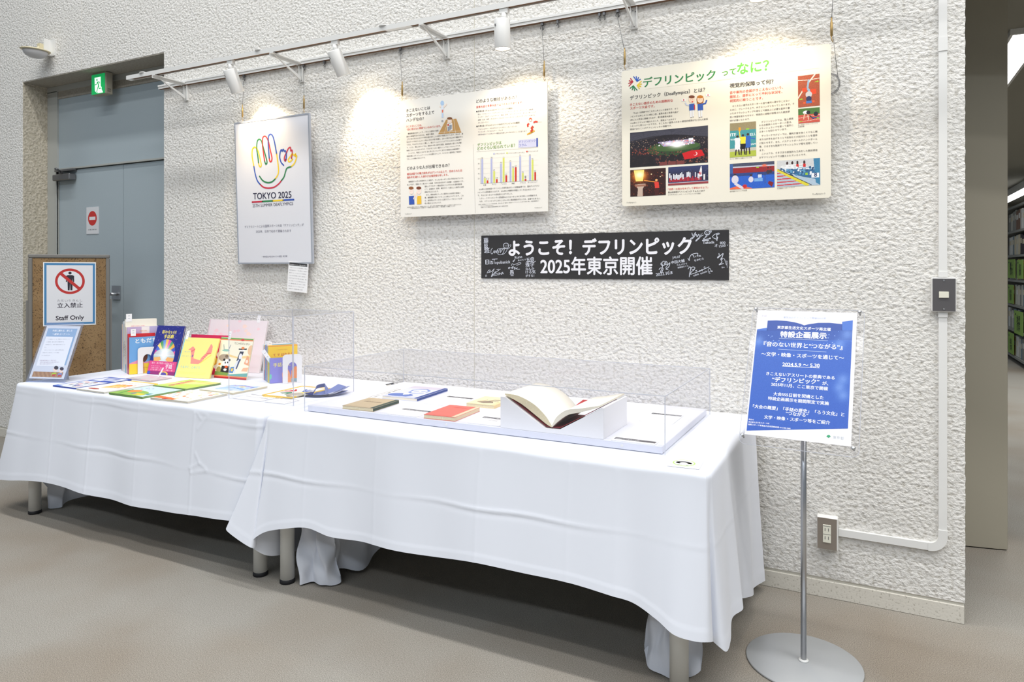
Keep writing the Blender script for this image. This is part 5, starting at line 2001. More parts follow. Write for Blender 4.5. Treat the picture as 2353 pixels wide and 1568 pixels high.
e_ = Vector((Lx, Ly, 0)) - d1 * -.004
bookend(e_.x + .022, e_.y + .035, YW - 4, 'white enamelled bookend in front of the light blue picture book')

# --- upright row at the right
YR = 58
d2 = Vector((math.cos(R(YR - 90)), math.sin(R(YR - 90)), 0))
Rx, Ry = -2.786, -.353
specs = [(-.175, .016, .188, (236, 238, 242), (214, 226, 240), 'white book with pale blue spine, leftmost in the right upright row'),
         (-.158, .012, .182, (240, 240, 240), (236, 232, 236), 'thin white book second from the left in the right upright row'),
         (-.145, .014, .186, (246, 214, 70), (196, 120, 140), 'mauve-spined book in the right upright row, yellow top edge'),
         (-.130, .010, .180, (150, 60, 160), (236, 234, 240), 'thin white book with a purple foot in the right upright row'),
         (-.119, .026, .190, (90, 164, 206), (84, 160, 204), 'thick sky-blue book in the middle of the right upright row'),
         (-.092, .012, .188, (196, 62, 140), (190, 60, 134), 'magenta-spined book between two blue ones in the right row'),
         (-.079, .018, .188, (110, 180, 214), (104, 174, 210), 'second sky-blue book, just left of the olive-yellow book')]
for off, th, hh, c, sp, lb in specs:
    o_ = Vector((Rx, Ry, 0)) + d2 * (off + th)
    sl = (.02, .035, .02, 0) if 'thick sky' in lb or 'second sky' in lb or 'mauve' in lb else None
    o = upright(o_.x, o_.y, YR, .14, hh, th - .001, c, sp, lb, sticker=sl)
    pp = Print(th, hh)
    if 'purple foot' in lb:
        pp.rect(0, .70, 1, 1, (140, 50, 150))
    elif 'white' in lb or 'blue' in lb:
        for k in range(5):
            pp.text('手話えほん'[k], (.3, .2 + k * .09), (.7, .2 + k * .09), (240, 200, 90) if 'sky' in lb else (90, 120, 190), 0, 1)
    pp.build('spine_print', o, Matrix(((0, 0, -1, -.0003), (0, 1, 0, 0), (1, 0, 0, -th + .0), (0, 0, 0, 1))))
im = Img(30, 40, (246, 206, 56), 31)
im.rect(0, 0, 1, .03, (236, 160, 60))
p = Print(.150, .192)
p.img(im, [(0, 0), (1, 0), (1, 1), (0, 1)], 0)
p.text('て で はなそう', (.16, .30), (.84, .29), (190, 60, 50), 3)
p.text('てではなそうえほん', (.28, .14), (.66, .135), (190, 110, 50), 0, 1)
o_ = Vector((Rx, Ry, 0)) + d2 * -.036
upright(o_.x, o_.y, YR, .150, .192, .022, (246, 206, 56), (196, 190, 60), 'yellow picture book with red hiragana title in the right row', p)
o_ = Vector((Rx, Ry, 0)) + d2 * -.016
upright(o_.x, o_.y, YR, .130, .130, .016, (206, 190, 70), (206, 190, 60), 'short olive-yellow book beside the violet book', sticker=(.0, .075, .020, 32))
im = Img(36, 36, (140, 138, 214), 32)
im.poly([(.46, 1), (.44, .62), (.52, .50), (.66, .50), (.72, .62), (.80, 1)], (250, 170, 120))
im.ell(.60, .62, .08, .08, (252, 190, 160))
im.poly([(.76, 1), (.78, .55), (.92, .38), (1, .4), (1, 1)], (250, 160, 104))
im.rect(.78, .86, 1, 1, (160, 190, 200))
p = Print(.14, .130)
p.img(im, [(0, 0), (1, 0), (1, 1), (0, 1)], 0)
p.text('手話のえ', (.12, .36), (.75, .34), (236, 226, 130), 3)
p.poly([(0, .62), (.06, .66), (.06, .80), (0, .86)], (110, 206, 180), 2)
upright(Rx, Ry, YR, .14, .130, .014, (140, 138, 214), (110, 200, 176), 'violet picture book with orange figures behind the right bookend', p)
bookend(-2.722, -.328, YR - 3, 'white enamelled bookend standing in front of the violet book', .098, .150)

# --- books lying flat
def quick(seed, bg, ops, nx=40, ny=40):
    im = Img(nx, ny, bg, seed)
    for k, a in ops:
        getattr(im, k)(*a)
    return im


flats = [('blue-framed magazine with small pictures lying at the left front edge', -3.695, -.922, 1, .185, .300, .006, (66, 92, 186),
          quick(41, (226, 230, 240), [('rect', (0, 0, 1, .06, (66, 92, 186))), ('rect', (0, 0, .06, 1, (66, 92, 186))), ('rect', (0, .38, 1, .44, (66, 92, 186))), ('rect', (.5, .3, 1, .42, (80, 104, 190))), ('rect', (.2, .1, .8, .16, (110, 120, 190))), ('rect', (0, .94, .3, 1, (90, 130, 210))),
                                      ('dots', (26, .1, .48, .95, .95, [(200, 80, 80), (90, 80, 96), (236, 200, 190), (80, 100, 180), (60, 60, 70)], (.02, .05))), ('rect', (.3, .2, .9, .24, (130, 140, 200)))]), '手話'),
         ('white picture book with orange and red drawing lying second in the front row', -3.487, -.930, -1, .225, .262, .007, (240, 238, 232),
          quick(42, (244, 242, 238), [('poly', ([(.3, .35), (.8, .30), (.75, .6), (.35, .72)], (250, 196, 110))), ('dots', (40, .35, .3, .85, .6, [(226, 90, 60), (240, 150, 60), (250, 220, 160)], (.015, .035))), ('ell', (.35, .85, .18, .05, (176, 70, 60))), ('line', ([(.1, .2), (.8, .12)], .02, (226, 180, 120)))]), None),
         ('small grey-pink booklet lying behind the front row with a paper slip', -3.588, -.600, -1, .205, .125, .005, (206, 190, 196),
          quick(43, (214, 200, 206), [('line', ([(0, .9), (1, .5)], .1, (196, 206, 196))), ('dots', (26, 0, 0, 1, 1, [(222, 180, 196), (200, 206, 200), (190, 176, 186)], (.03, .07)))]), None),
         ('light blue and green picture book of playing children lying in the front row', -3.228, -.932, 0, .245, .212, .008, (120, 166, 84),
          quick(44, (206, 230, 238), [('ell', (.35, .85, .5, .35, (150, 190, 90))), ('ell', (.3, .62, .16, .14, (240, 150, 70))), ('rect', (.55, .75, .8, .9, (246, 210, 60))), ('rect', (.8, .66, .92, .8, (70, 150, 150))), ('ell', (.5, .8, .05, .06, (90, 110, 180))), ('dots', (20, .05, .05, .95, .4, [(180, 200, 230), (236, 190, 210), (150, 150, 200)], (.015, .03))), ('line', ([(.1, .5), (.25, .95)], .05, (90, 150, 70)))]), None),
         ('green and yellow picture book lying behind the light blue one', -3.226, -.705, 0, .240, .215, .008, (110, 150, 84),
          quick(45, (196, 222, 110), [('poly', ([(0, .4), (.5, .1), (1, 0), (1, .3), (.5, .5), (0, .8)], (240, 224, 150))), ('line', ([(.2, .1), (.3, .8)], .07, (206, 100, 110))), ('line', ([(.3, .1), (.38, .8)], .05, (226, 150, 90))), ('line', ([(.5, .2), (1, .2)], .06, (226, 206, 110))), ('line', ([(.4, .7), (1, .6)], .1, (206, 226, 90))), ('rect', (0, .95, 1, 1, (110, 150, 84)))]), None),
         ('white picture book with scattered autumn motifs lying at the front right', -2.933, -.928, 2, .240, .225, .009, (226, 222, 214),
          quick(46, (246, 240, 226), [('dots', (60, .02, .05, .98, .95, [(250, 214, 150), (244, 176, 120), (236, 236, 200), (226, 130, 90), (190, 206, 230)], (.012, .04))), ('poly', ([(0, .78), (.3, .82), (.6, .9), (.6, 1), (0, .95)], (226, 120, 60))), ('rect', (.3, .92, .42, 1, (200, 60, 50))), ('ell', (.85, .3, .05, .04, (190, 80, 60))), ('rect', (.9, .08, .99, .13, (90, 150, 200)))]), None),
         ('cream picture book with a blue crayon drawing lying behind the autumn one', -2.925, -.672, 0, .232, .215, .008, (236, 228, 200),
          quick(47, (244, 242, 226), [('poly', ([(.18, .2), (.92, .1), (.95, .75), (.25, .85)], (196, 216, 240))), ('line', ([(.2, .4), (.5, .2), (.9, .3)], .06, (80, 130, 210))), ('line', ([(.25, .7), (.5, .5), (.9, .6)], .06, (90, 150, 220))), ('line', ([(.3, .3), (.8, .25)], .03, (226, 150, 190))), ('ell', (.6, .35, .08, .06, (246, 220, 140))), ('dots', (18, .2, .2, .95, .8, [(60, 110, 200), (150, 190, 236), (206, 226, 250)], (.02, .04)))]), None)]
for lb, x, y, yaw, w, h, th, sp, im, tx in flats:
    o = book(lb, flat(x, y, yaw, th), w, h, th, sp, sp, None, im=im)
    if 'booklet' in lb:
        b = MB()
        b.T = T_(w * .55, h * .85, .001) @ RZ(-18) @ RX(62)
        b.box(0, .02, 0, .055, -.0003, .0003)
        b.build('paper_slip', M['card'], o)
book('thin yellow picture book half hidden under the white and orange one', flat(-3.478, -.700, 0, .005, .7012), .205, .06, .005, (246, 206, 70), None)

# --- menu style holder with a notice at the left table end
t = thing('acrylic_sign_holder', 'leaning acrylic holder with a light blue picture-book corner notice', 'sign holder', mtx=stand(-3.974, -.900, 18.8, 24, .7015))
WA, HA = .229, .331
b = MB()
b.box(0, WA, 0, HA, -.001, .0018)
b.box(0, WA, 0, HA, -.0035, -.0025)
b.box(0, WA, 0, .004, -.0035, .004)
b.build('holder_sheet', M['acryl_frost'], t)
b = MB()
b.T = T_(0, 0, 0) @ RX(0)
b.prism([(.06, .16, -.004), (.17, .16, -.004), (.17, .0425, -.092), (.06, .0425, -.092)], (0, -.002, -.0015))
b.build('back_strut', M['acryl_edge'], t)
q = Print(WA, HA, [(655, 190), (1415, 205), (1030, 1400), (245, 1380)], z=-.0008)
c4 = [q.m(v) for v in ((668, 255), (1345, 270), (1000, 1335), (315, 1310))]
b = MB()
x0 = min(c4[0][0], c4[3][0]); x1 = max(c4[1][0], c4[2][0]); y0 = c4[3][1]; y1 = c4[0][1]
b.box(x0, x1, y0, y1, -.0022, -.0012)
sh = b.build('notice_sheet', M['paper'], t)
p = Print(WA, HA, [(655, 190), (1415, 205), (1030, 1400), (245, 1380)], z=-.0012)
p.poly([(692, 306), (1285, 318), (1050, 1050), (470, 1050)], (160, 192, 220), 1)
p.poly([(650, 470), (1195, 482), (1010, 1070), (450, 1060)], (244, 245, 250), 2)
p.text('手話に触れる、楽しむ', (775, 372), (1178, 376), (250, 252, 255), 3, lay=3)
p.text('〜絵本コーナー〜', (772, 444), (1122, 448), (250, 252, 255), 3, lay=3)
p.para(['　この絵本コーナーは、手話やろう文化をテーマに', 'した絵本や、楽しみながら手話を学べる', '本を集めました。親子で絵本をお楽しみくだ', 'さい。', '　手にとってゆっくりと、絵本の世界をお楽し', 'み頂けます。ほかにも、どうぞご覧に', 'なってみませんか？'], (672, 536), (1150, 536), (556, 862), 24, (120, 124, 140), lay=3)
p.para(['※手話は国や地域によって異なります。', '　絵本の手話は出版された当時の表現であり、', '　現在とは異なる場合があります。'], (520, 962), (1000, 962), (500, 1032), 24, (150, 120, 150), lay=3)
im = Img(60, 12, (188, 134, 78), 51)
for k in range(14):
    im.line([(k / 14, 0), (k / 14 + .12, 1)], .02, (160, 108, 60) if k % 2 else (206, 156, 96))
im.grain(6)
p.img(im, [(398, 1172), (1000, 1190), (960, 1298), (360, 1278)], 1)
for x, y, s_, hair, sh_ in ((838, 1140, 1.0, (44, 34, 52), (176, 206, 40)), (950, 1160, .9, (44, 34, 60), (120, 150, 210))):
    p.ell(x + 18, y - 40, 44 * s_, 38 * s_, hair, 4)
    p.ell(x, y, 44 * s_, 46 * s_, (252, 224, 208), 3)
    p.ell(x + 16, y - 30, 34 * s_, 22 * s_, hair, 5)
    p.poly([(x - 62 * s_, y + 60 * s_), (x + 24 * s_, y + 54 * s_), (x + 10 * s_, y + 120 * s_), (x - 80 * s_, y + 118 * s_)], sh_, 4)
    p.poly([(x - 58 * s_, y + 90 * s_), (x + 14 * s_, y + 86 * s_), (x + 2 * s_, y + 124 * s_), (x - 76 * s_, y + 126 * s_)], (200, 60, 60), 5)
p.build('print', t)
# ================================================================== clear cube with medal
def clear_case(t, x0, x1, y0, y1, z0, z1, th=.004, yaw=0, front_edge=True):
    Mx = T_(x0, y0, 0) @ RZ(yaw) @ T_(-x0, -y0, 0)
    for nm, bx in (('front_pane', (x0, x1, y0, y0 + th, z0, z1)), ('back_pane', (x0, x1, y1 - th, y1, z0, z1)), ('side_pane', (x0, x0 + th, y0 + th, y1 - th, z0, z1)),
                   ('side_pane', (x1 - th, x1, y0 + th, y1 - th, z0, z1)), ('top_pane', (x0, x1, y0, y1, z1, z1 + th))):
        b = MB()
        b.T = Mx
        b.box(*bx)
        b.build(nm, M['acryl'], t, True)
    e = .0022
    for nm, bx in (('glued_edge', (x0 - .0004, x0 + e, y0 - .0004, y0 + e, z0, z1)), ('glued_edge', (x1 - e, x1 + .0004, y0 - .0004, y0 + e, z0, z1)), ('glued_edge', (x0 - .0004, x0 + e, y1 - e, y1 + .0004, z0, z1)), ('glued_edge', (x1 - e, x1 + .0004, y1 - e, y1 + .0004, z0, z1)),
                   ('top_edge', (x0, x1, y0 - .0004, y0 + e, z1 + th - e, z1 + th + .0002)), ('top_edge', (x0, x1, y1 - e, y1 + .0004, z1 + th - e, z1 + th + .0002)), ('top_edge', (x0 - .0004, x0 + e, y0, y1, z1 + th - e, z1 + th + .0002)), ('top_edge', (x1 - e, x1 + .0004, y0, y1, z1 + th - e, z1 + th + .0002))):
        b = MB()
        b.T = Mx
        b.box(*bx)
        b.build(nm, M['acryl_edge'], t, True)


t = thing('clear_display_cube', 'tall clear acrylic cube over the blue-ribboned medal', 'display case', (-2.43, -.55, .7005))
clear_case(t, -2.632, -2.234, -.750, -.350, .7025, 1.088)
t = thing('logo_pennant', 'white pennant with yellow border and four-colour hands emblem, lying', 'pennant', mtx=T_(-2.545, -.628, .7016) @ RZ(3))
WP, HP = .17, .27
b = MB()
b.box(0, WP, 0, HP, 0, .0025)
b.build('pennant_cloth', mat('pennant_satin', (246, 244, 236), .5), t)
b = MB()
for bx in ((-.004, WP + .004, -.004, .004), (-.004, WP + .004, HP - .004, HP + .004), (-.004, .004, .004, HP - .004), (WP - .004, WP + .004, .004, HP - .004)):
    b.box(*bx, 0, .0055, 0, .001)
b.build('border', mat('yellow_border', (228, 190, 80), .6), t)
b = MB()
for k in range(9):
    b.box(.02 + k * .012, .027 + k * .012, -.022, -.004, 0, .003)
b.build('fringe', mat('yellow_fringe', (240, 206, 120), .8), t)
p = Print(WP, HP, z=.0026)
for k, c in enumerate([(26, 88, 190)] * 4 + [YEL] * 4 + [(40, 130, 84)] * 4 + [(206, 44, 62)] * 4):
    base = (-60, 15, 105, 192)[k // 4]
    a = R(base - 33 + 22 * (k % 4))
    a0 = R(base + 25)
    p.line([(.5 + .16 * math.cos(a0), .5 + .10 * math.sin(a0)), (.5 + .42 * math.cos(a), .5 + .27 * math.sin(a))], .011, c, 1 + .1 * (k % 4), False, True)
p.build('print', t)
t = thing('medal', 'pale gold medal lying by its blue ribbon inside the clear cube', 'medal', (-2.405, -.565, .7035))
b = MB()
b.lathe([(.001, .0), (.036, .0), (.040, .002), (.040, .006), (.036, .008), (.030, .007), (.001, .007)], (-2.405, -.565, .7035), 36)
b.build('medal_disc', M['medal'], t, True)
b = MB()
b.box(-2.372, -2.352, -.552, -.532, .7035, .712, 0, .002)
b.build('ribbon_loop', M['medal'], t, True)


def ribbon(pts, w, tilt=0):
    P = smooth_path(pts, 8)
    vs, fs = [], []
    for i, p_ in enumerate(P):
        d = P[min(i + 1, len(P) - 1)] - P[max(i - 1, 0)]
        d = d / np.linalg.norm(d)
        s_ = np.cross(d, np.array([0, 0, 1.0]))
        s_ = s_ / (np.linalg.norm(s_) or 1)
        up = np.cross(s_, d)
        sd = s_ * math.cos(tilt) + up * math.sin(tilt)
        vs += [tuple(p_ + sd * w / 2), tuple(p_ - sd * w / 2)]
        if i:
            k = 2 * i
            fs.append((k - 2, k - 1, k + 1, k))
    return vs, fs


b = MB()
for pts, w, tl in (([(-2.362, -.542, .709), (-2.335, -.52, .712), (-2.345, -.49, .735), (-2.318, -.455, .742), (-2.29, -.48, .722), (-2.27, -.50, .708)], .026, .9),
                   ([(-2.355, -.545, .706), (-2.32, -.535, .706), (-2.27, -.50, .708), (-2.255, -.44, .716), (-2.262, -.37, .728)], .050, .25),
                   ([(-2.35, -.50, .706), (-2.31, -.49, .712), (-2.28, -.44, .722), (-2.285, -.375, .734)], .045, -.2),
                   ([(-2.33, -.54, .704), (-2.29, -.53, .705), (-2.25, -.47, .706), (-2.245, -.40, .715)], .040, .1)):
    v_, f_ = ribbon(pts, w, tl)
    b.add(v_, f_, 0, True)
b.build('ribbon', M['ribbon'], t, True)
for x, y, w, h, yaw, lb in ((-2.628, -.742, .19, .11, 0, 'white caption sheet at the left front inside the clear cube'), (-2.425, -.742, .13, .095, 2, 'white caption sheet in front of the medal inside the clear cube')):
    t = thing('caption_sheet', lb, 'caption card', mtx=T_(x + .006, y + .006, .7012) @ RZ(yaw))
    b = MB()
    b.box(0, w - .015, 0, h, 0, .0012)
    b.build('card', M['card'], t)
    p = Print(w - .015, h, z=.0013)
    p.rect(.02, .02, .98, .07, (110, 100, 116))
    p.text('デフリンピック記念品', (.1, .5), (.9, .5), (150, 150, 160), 0, 1)
    p.build('print', t)

# ================================================================== long flat display case
t = thing('display_case', 'long low acrylic case on a white base holding the old books', 'display case', (-1.355, -.46, .7005))
BX0, BX1, BY0, BY1 = -2.105, -.600, -.800, -.120
b = MB()
b.box(BX0, BX1, BY0, BY1, .7022, .7265, 0, .0015)
b.build('case_base', M['casebase'], t, True)
b = MB()
for x in (-1.985, -1.42, -.735):
    b.tube([(x, BY0 - .0018, .714), (x, BY0 + .001, .714)], .0045, 14)
for x in (-1.76, -1.15, -.93):
    b.tube([(x, BY0 - .001, .711), (x, BY0 + .001, .711)], .0012, 8)
b.build('base_screw', M['white_plastic'], t, True)
clear_case(t, BX0 - .010, BX1 + .012, BY0 - .010, BY1 + .012, .7022, .888)
for x in (-.66, -.64):
    pass
ZB = .7268


def cbook(label, x, y, yaw, w, h, th, col, spine, pages='pages_old', p=None, im=None, spine_right=True, soft=True):
    o = thing('old_book', label, 'book', mtx=T_(x, y, ZB) @ RZ(yaw))
    cv = .0014
    b = MB()
    b.box(0, w, 0, h, 0, cv)
    b.prism([(0, 0, th - cv), (w, 0, th - cv), (w, h, th - cv), (0, h, th - cv)], (0, 0, cv))
    sx = w if spine_right else 0
    b.box(sx - .0014 if spine_right else 0, sx if spine_right else .0014, 0, h, cv, th - cv, 1)
    c = b.build('cover', [cm('old', col, .7), cm('old_spine', spine, .7)], o)
    b = MB()
    b.box(.001, w - .0015, .001, h - .001, cv, th - cv)
    b.build('page_block', M[pages], o)
    if spine != col:
        b = MB()
        b.box(w - .016, w + .0004, 0, h, th, th + .0003)
        b.build('spine_strip', cm('old_spine', spine, .7), o)
    if p is not None or im is not None:
        p = p or Print(w, h, z=th + .0002)
        if im is not None:
            p.img(im, [(0, 0), (1, 0), (1, 1), (0, 1)], 0)
        p.build('print', c)
    return o


p = Print(.150, .215, z=.0142)
p.text('手話教育の研究', (.2, .52), (.75, .50), (110, 90, 66), 1)
p.line([(.12, .38), (.3, .37)], .002, (140, 120, 90))
p.line([(.12, .3), (.22, .3)], .0015, (150, 130, 100))
cbook('old tan booklet with a dark green spine inside the long case', -1.922, -.832 + .035, 4, .150, .190, .014, (188, 170, 140), (58, 76, 66), p=p)
im = Img(50, 66, (206, 210, 232), 61)
im.rect(0, 0, 1, .22, (196, 190, 206))
im.ell(.35, .82, .34, .14, (90, 116, 184))
im.ell(.55, .45, .20, .16, (236, 238, 248))
for pts in ([(.34, .5), (.30, .36), (.42, .26), (.60, .24), (.76, .34), (.78, .46)], [(.36, .56), (.48, .62), (.62, .60), (.74, .54)], [(.40, .44), (.50, .42)], [(.60, .42), (.70, .42)]):
    im.line(pts, .05, (110, 134, 196))
im.poly([(.30, .66), (.50, .62), (.52, .74), (.40, .80)], (236, 240, 250))
im.rect(0, .92, 1, .94, (150, 160, 200))
cbook('large blue and white book with a portrait drawing inside the long case', -1.918, -.540, 4, .178, .275, .013, (206, 210, 232), (52, 74, 140), 'pages', im=im)
p = Print(.136, .225, z=.0162)
p.text('手話の世界', (.3, .3), (.72, .29), (196, 70, 64), 1)
cbook('salmon-red hardback lying in the middle of the long case', -1.523, -.798, 3, .136, .205, .016, (226, 112, 100), (222, 200, 170), 'pages_old', p=p)
im = Img(30, 40, (244, 224, 180), 62)
im.poly([(.2, .75), (.45, .55), (.7, .6), (.8, .75), (.5, .85)], (138, 122, 104))
im.line([(.5, .6), (.62, .4), (.80, .36)], .08, (138, 122, 104))
im.line([(.55, .6), (.85, .56)], .06, (138, 122, 104))
im.line([(.2, .7), (.4, .45)], .04, (138, 122, 104))
cbook('cream booklet with a dark hand motif beside the book cradle', -1.500, -.520, 2, .130, .170, .014, (244, 224, 180), (236, 210, 160), im=im)


def card(label, x, y, yaw, w, h, head, n, body=None):
    t = thing('caption_card', label, 'caption card', mtx=T_(x, y, ZB) @ RZ(yaw))
    b = MB()
    b.box(0, w, 0, h, 0, .0022)
    b.build('card', M['card'], t)
    p = Print(w, h, z=.0023)
    hh = .016 / h
    p.rect(.03, .02 + .02, .97, .04 + hh * 1.4, (78, 78, 84))
    p.text(head, (.06, .035 + hh * 1.25), (.9, .035 + hh * 1.25), (236, 236, 238), 1, 1)
    for k in range(n):
        y_ = .04 + hh * 1.4 + .10 + .085 * k
        if y_ < .93:
            p.text((body or ['資料の解説と', '刊行された年', '当館所蔵図書', '手話の研究史'])[k % 4], (.36, y_), (.66, y_), (110, 110, 118), 0, 1)
    p.build('print', t)


card('caption card between the tan booklet and the salmon book', -1.700, -.795, 0, .142, .118, '手話教育に関する資料', 1)
card('caption card between the portrait book and the cream booklet', -1.688, -.555, 0, .138, .200, '「わたしたちの手話」発行と普及の歩み', 3)
card('caption card with two columns of notes left of the book cradle', -1.332, -.790, 0, .132, .125, '手話通訳・解説の歴史', 3)
t = thing('caption_card', 'narrow caption strip at the right front of the long case', 'caption card', mtx=T_(-.775, -.7965, ZB) @ RZ(-1))
b = MB()
b.box(0, .150, 0, .044, 0, .0022)
b.build('card', M['card'], t)
p = Print(.150, .044, z=.0023)
p.rect(.03, .08, .97, .62, (96, 94, 98))
p.text('国際大会の歩みと記録', (.06, .5), (.6, .5), (236, 236, 238), 1, 1)
p.build('print', t)
card('caption card behind and right of the book cradle', -.775, -.470, 0, .125, .170, 'ろう者スポーツの歩みと歴史', 2)
t = thing('caption_card', 'caption card turned sideways left of the portrait book', 'caption card', mtx=T_(-1.936, -.560, ZB) @ RZ(94))
b = MB()
b.box(0, .26, 0, .05, 0, .0022)
b.build('card', M['card'], t)
p = Print(.26, .05, z=.0023)
p.rect(.02, .05, .98, .12, (110, 100, 90))
p.text('手話を学ぶための辞典と図書の歴史', (.05, .6), (.95, .6), (100, 90, 90), 1, 1)
p.build('print', t)

# --- cradle with the open book
CX0, CX1, CY0, CY1 = -1.190, -.800, -.7995, -.545
t = thing('book_cradle', 'white V-shaped card cradle holding the open book', 'book stand', ((CX0 + CX1) / 2, -.67, ZB))
Zf = ZB + .0003
prof = [(CX0, Zf), (CX0, .838), (CX0 + .018, .838), (-1.014, .742), (-.962, .742), (CX1 - .006, .831), (CX1, .831), (CX1, Zf)]
b = MB()
b.prism([(x, CY0, z) for x, z in prof], (0, CY1 - CY0, 0))
b.build('cradle_body', M['cradle'], t, True)
t = thing('open_book', 'open book with blank cream pages and dark red cover on the cradle', 'book', (-.99, -.67, .743))
# cover follows the V, pages bulge above it
b = MB()
c1_ = [(-1.150, .8275), (-1.014, .7445), (-.988, .7435), (-.962, .7445), (-.835, .8165)]
th_ = .0022
top = [(x, z + th_ + .001) for x, z in c1_]
b.prism([(x, CY0 + .012, z + .001) for x, z in c1_] + [(x, CY0 + .012, z) for x, z in top[::-1]], (0, .235, 0))
b.build('cover', mat('dark_red_cover', (150, 44, 54), .5), t, True)


def pagecurve(pts, n=24):
    return [tuple(q) for q in smooth_path([np.array(p_, float) for p_ in pts], n // (len(pts) - 1))]


lt = pagecurve([(-1.176, .850), (-1.120, .846), (-1.060, .822), (-1.015, .785), (-.990, .752)])
lb_ = pagecurve([(-1.172, .844), (-1.110, .819), (-1.050, .782), (-1.012, .757), (-.990, .747)])
rt = pagecurve([(-.990, .752), (-.972, .785), (-.935, .812), (-.885, .822), (-.815, .838)])
rb_ = pagecurve([(-.990, .747), (-.970, .767), (-.930, .796), (-.880, .810), (-.815, .832)])
for up, lo, nm in ((lt, lb_, 'left_pages'), (rt, rb_, 'right_pages')):
    b = MB()
    n = len(up)
    y0, y1 = CY0 + .004, CY1 + .015
    vs, fs = [], []
    for x, z in up:
        vs += [(x, y0, z), (x, y1, z)]
    for x, z in lo:
        vs += [(x, y0, z), (x, y1, z)]
    for i in range(n - 1):
        fs.append((2 * i, 2 * i + 1, 2 * i + 3, 2 * i + 2))
    b.add(vs, fs, 0, True)
    fs = [(2 * n + 2 * i, 2 * n + 2 * i + 2, 2 * n + 2 * i + 3, 2 * n + 2 * i + 1) for i in range(n - 1)]
    fs += [(2 * i, 2 * i + 2, 2 * n + 2 * i + 2, 2 * n + 2 * i) for i in range(n - 1)]
    fs += [(2 * i + 1, 2 * n + 2 * i + 1, 2 * n + 2 * i + 3, 2 * i + 3) for i in range(n - 1)]
    b.add(vs, fs, 1, False)
    e_ = 0 if nm == 'left_pages' else n - 1
    b.add(vs, [(2 * e_, 2 * e_ + 1, 2 * n + 2 * e_ + 1, 2 * n + 2 * e_)], 1)
    b.build(nm, [mat('open_page', (250, 248, 238), .7), M['pages_old'] if nm == 'left_pages' else M['pages']], t, True)
b = MB()
b.prism([(-1.006, -.562, .770), (-.992, -.562, .785), (-.966, -.562, .806), (-.908, -.562, .808), (-.93, -.562, .795)], (0, .002, 0))
b.build('cover_flap', mat('red_cover_inside', (196, 66, 72), .5), t, True)

# --- badge card on the cloth
t = thing('no_photo_card', 'white card with a green ring and black icon at the table corner', 'notice card', mtx=T_(-.552, -.925, .7013) @ RZ(4))
b = MB()
b.box(0, .095, 0, .098, 0, .0012)
b.build('card', M['card'], t)
p = Print(.095, .098, z=.0013)
p.ell(.45, .50, .36, .36, (176, 214, 120), 1, 30)
p.ell(.45, .50, .31, .31, (244, 246, 244), 2, 30)
p.ell(.45, .48, .23, .15, (50, 50, 54), 3, 24)
p.ell(.45, .56, .12, .12, (244, 246, 244), 4, 20)
p.rect(.20, .42, .30, .58, (50, 50, 54), 3)
p.rect(.60, .42, .70, .58, (50, 50, 54), 3)
p.text('撮影可能', (.27, .78), (.63, .78), (60, 60, 64), 1, 1)
p.build('print', t)

# ================================================================== sign stand
t = thing('sign_stand', 'silver floor stand with round base, pole and clear clamp plates', 'sign stand', (-.2, -.535, 0))
b = MB()
b.lathe([(.02, 0), (.178, 0), (.180, .0015), (.180, .005), (.178, .0065), (.012, .0072)], (-.2, -.535, .0005), 72)
b.build('round_base', M['gloss_disc'], t, True)
b = MB()
b.lathe([(.016, .007), (.0155, .012), (.0092, .014)], (-.2, -.535, 0), 28)
b.build('base_collar', M['white_metal'], t, True)
b = MB()
b.tube([(-.2, -.535, .012), (-.2, -.535, .90)], .0092, 24)
b.tube([(-.2, -.535, .90), (-.2, -.537, .935), (-.2, -.545, .955)], .0085, 18)
b.build('pole', M['steel'], t, True)
SM = T_(-.203, -.590, .961) @ RZ(-3.8) @ RX(90 - 27.2)
sw, shh = .309, .437
b = MB()
b.T = SM
b.box(-.03, .03, -.05, .04, -.034, -.022, 0, .002)
b.build('tilt_bracket', M['steel'], t, True)


def rrect(w, h, r, n=6):
    out = []
    for cx, cy_2, a0 in ((w / 2 - r, h / 2 - r, 0), (-w / 2 + r, h / 2 - r, 90), (-w / 2 + r, -h / 2 + r, 180), (w / 2 - r, -h / 2 + r, 270)):
        for k in range(n + 1):
            a = R(a0 + 90 * k / n)
            out.append((cx + r * math.cos(a), cy_2 + r * math.sin(a)))
    return out


b = MB()
b.T = SM @ T_(0, -.004, 0)
b.prism([(x, y, -.022) for x, y in rrect(.350, .482, .02)], (0, 0, .003))
b.build('back_plate', M['acryl'], t, True)
b = MB()
b.T = SM @ T_(0, -.004, 0)
rr = rrect(.350, .482, .02)
b.tube([(x, y, -.0205) for x, y in rr + [rr[0]]], .0009, 5, cap=False)
b.build('back_plate_edge', M['acryl_edge'], t, True)
b = MB()
b.T = SM
b.box(-sw / 2 - .004, sw / 2 + .004, -shh / 2 - .003, shh / 2 + .003, .0016, .0032)
b.build('front_plate', acrylic('front_plate_acrylic', body=.004, gloss=.3, refl=.0), t, True)
for sx in (-1, 1):
    for sy in (-1, 1):
        b = MB()
        b.T = SM @ T_(sx * (sw / 2 + .007), sy * (shh / 2 + .004), 0)
        b.lathe([(.0035, -.022), (.0035, -.003), (.0055, -.002), (.006, .003), (.0055, .006), (.003, .0078)], (0, 0, 0), 18)
        b.build('standoff_bolt', M['steel'], t, True)
t = thing('blue_poster', 'blue exhibition poster with white lettering clamped on the sign stand', 'poster', mtx=SM @ T_(-sw / 2, -shh / 2, 0))
b = MB()
b.box(0, sw, 0, shh, -.0008, 0)
b.build('poster_sheet', M['paper'], t)
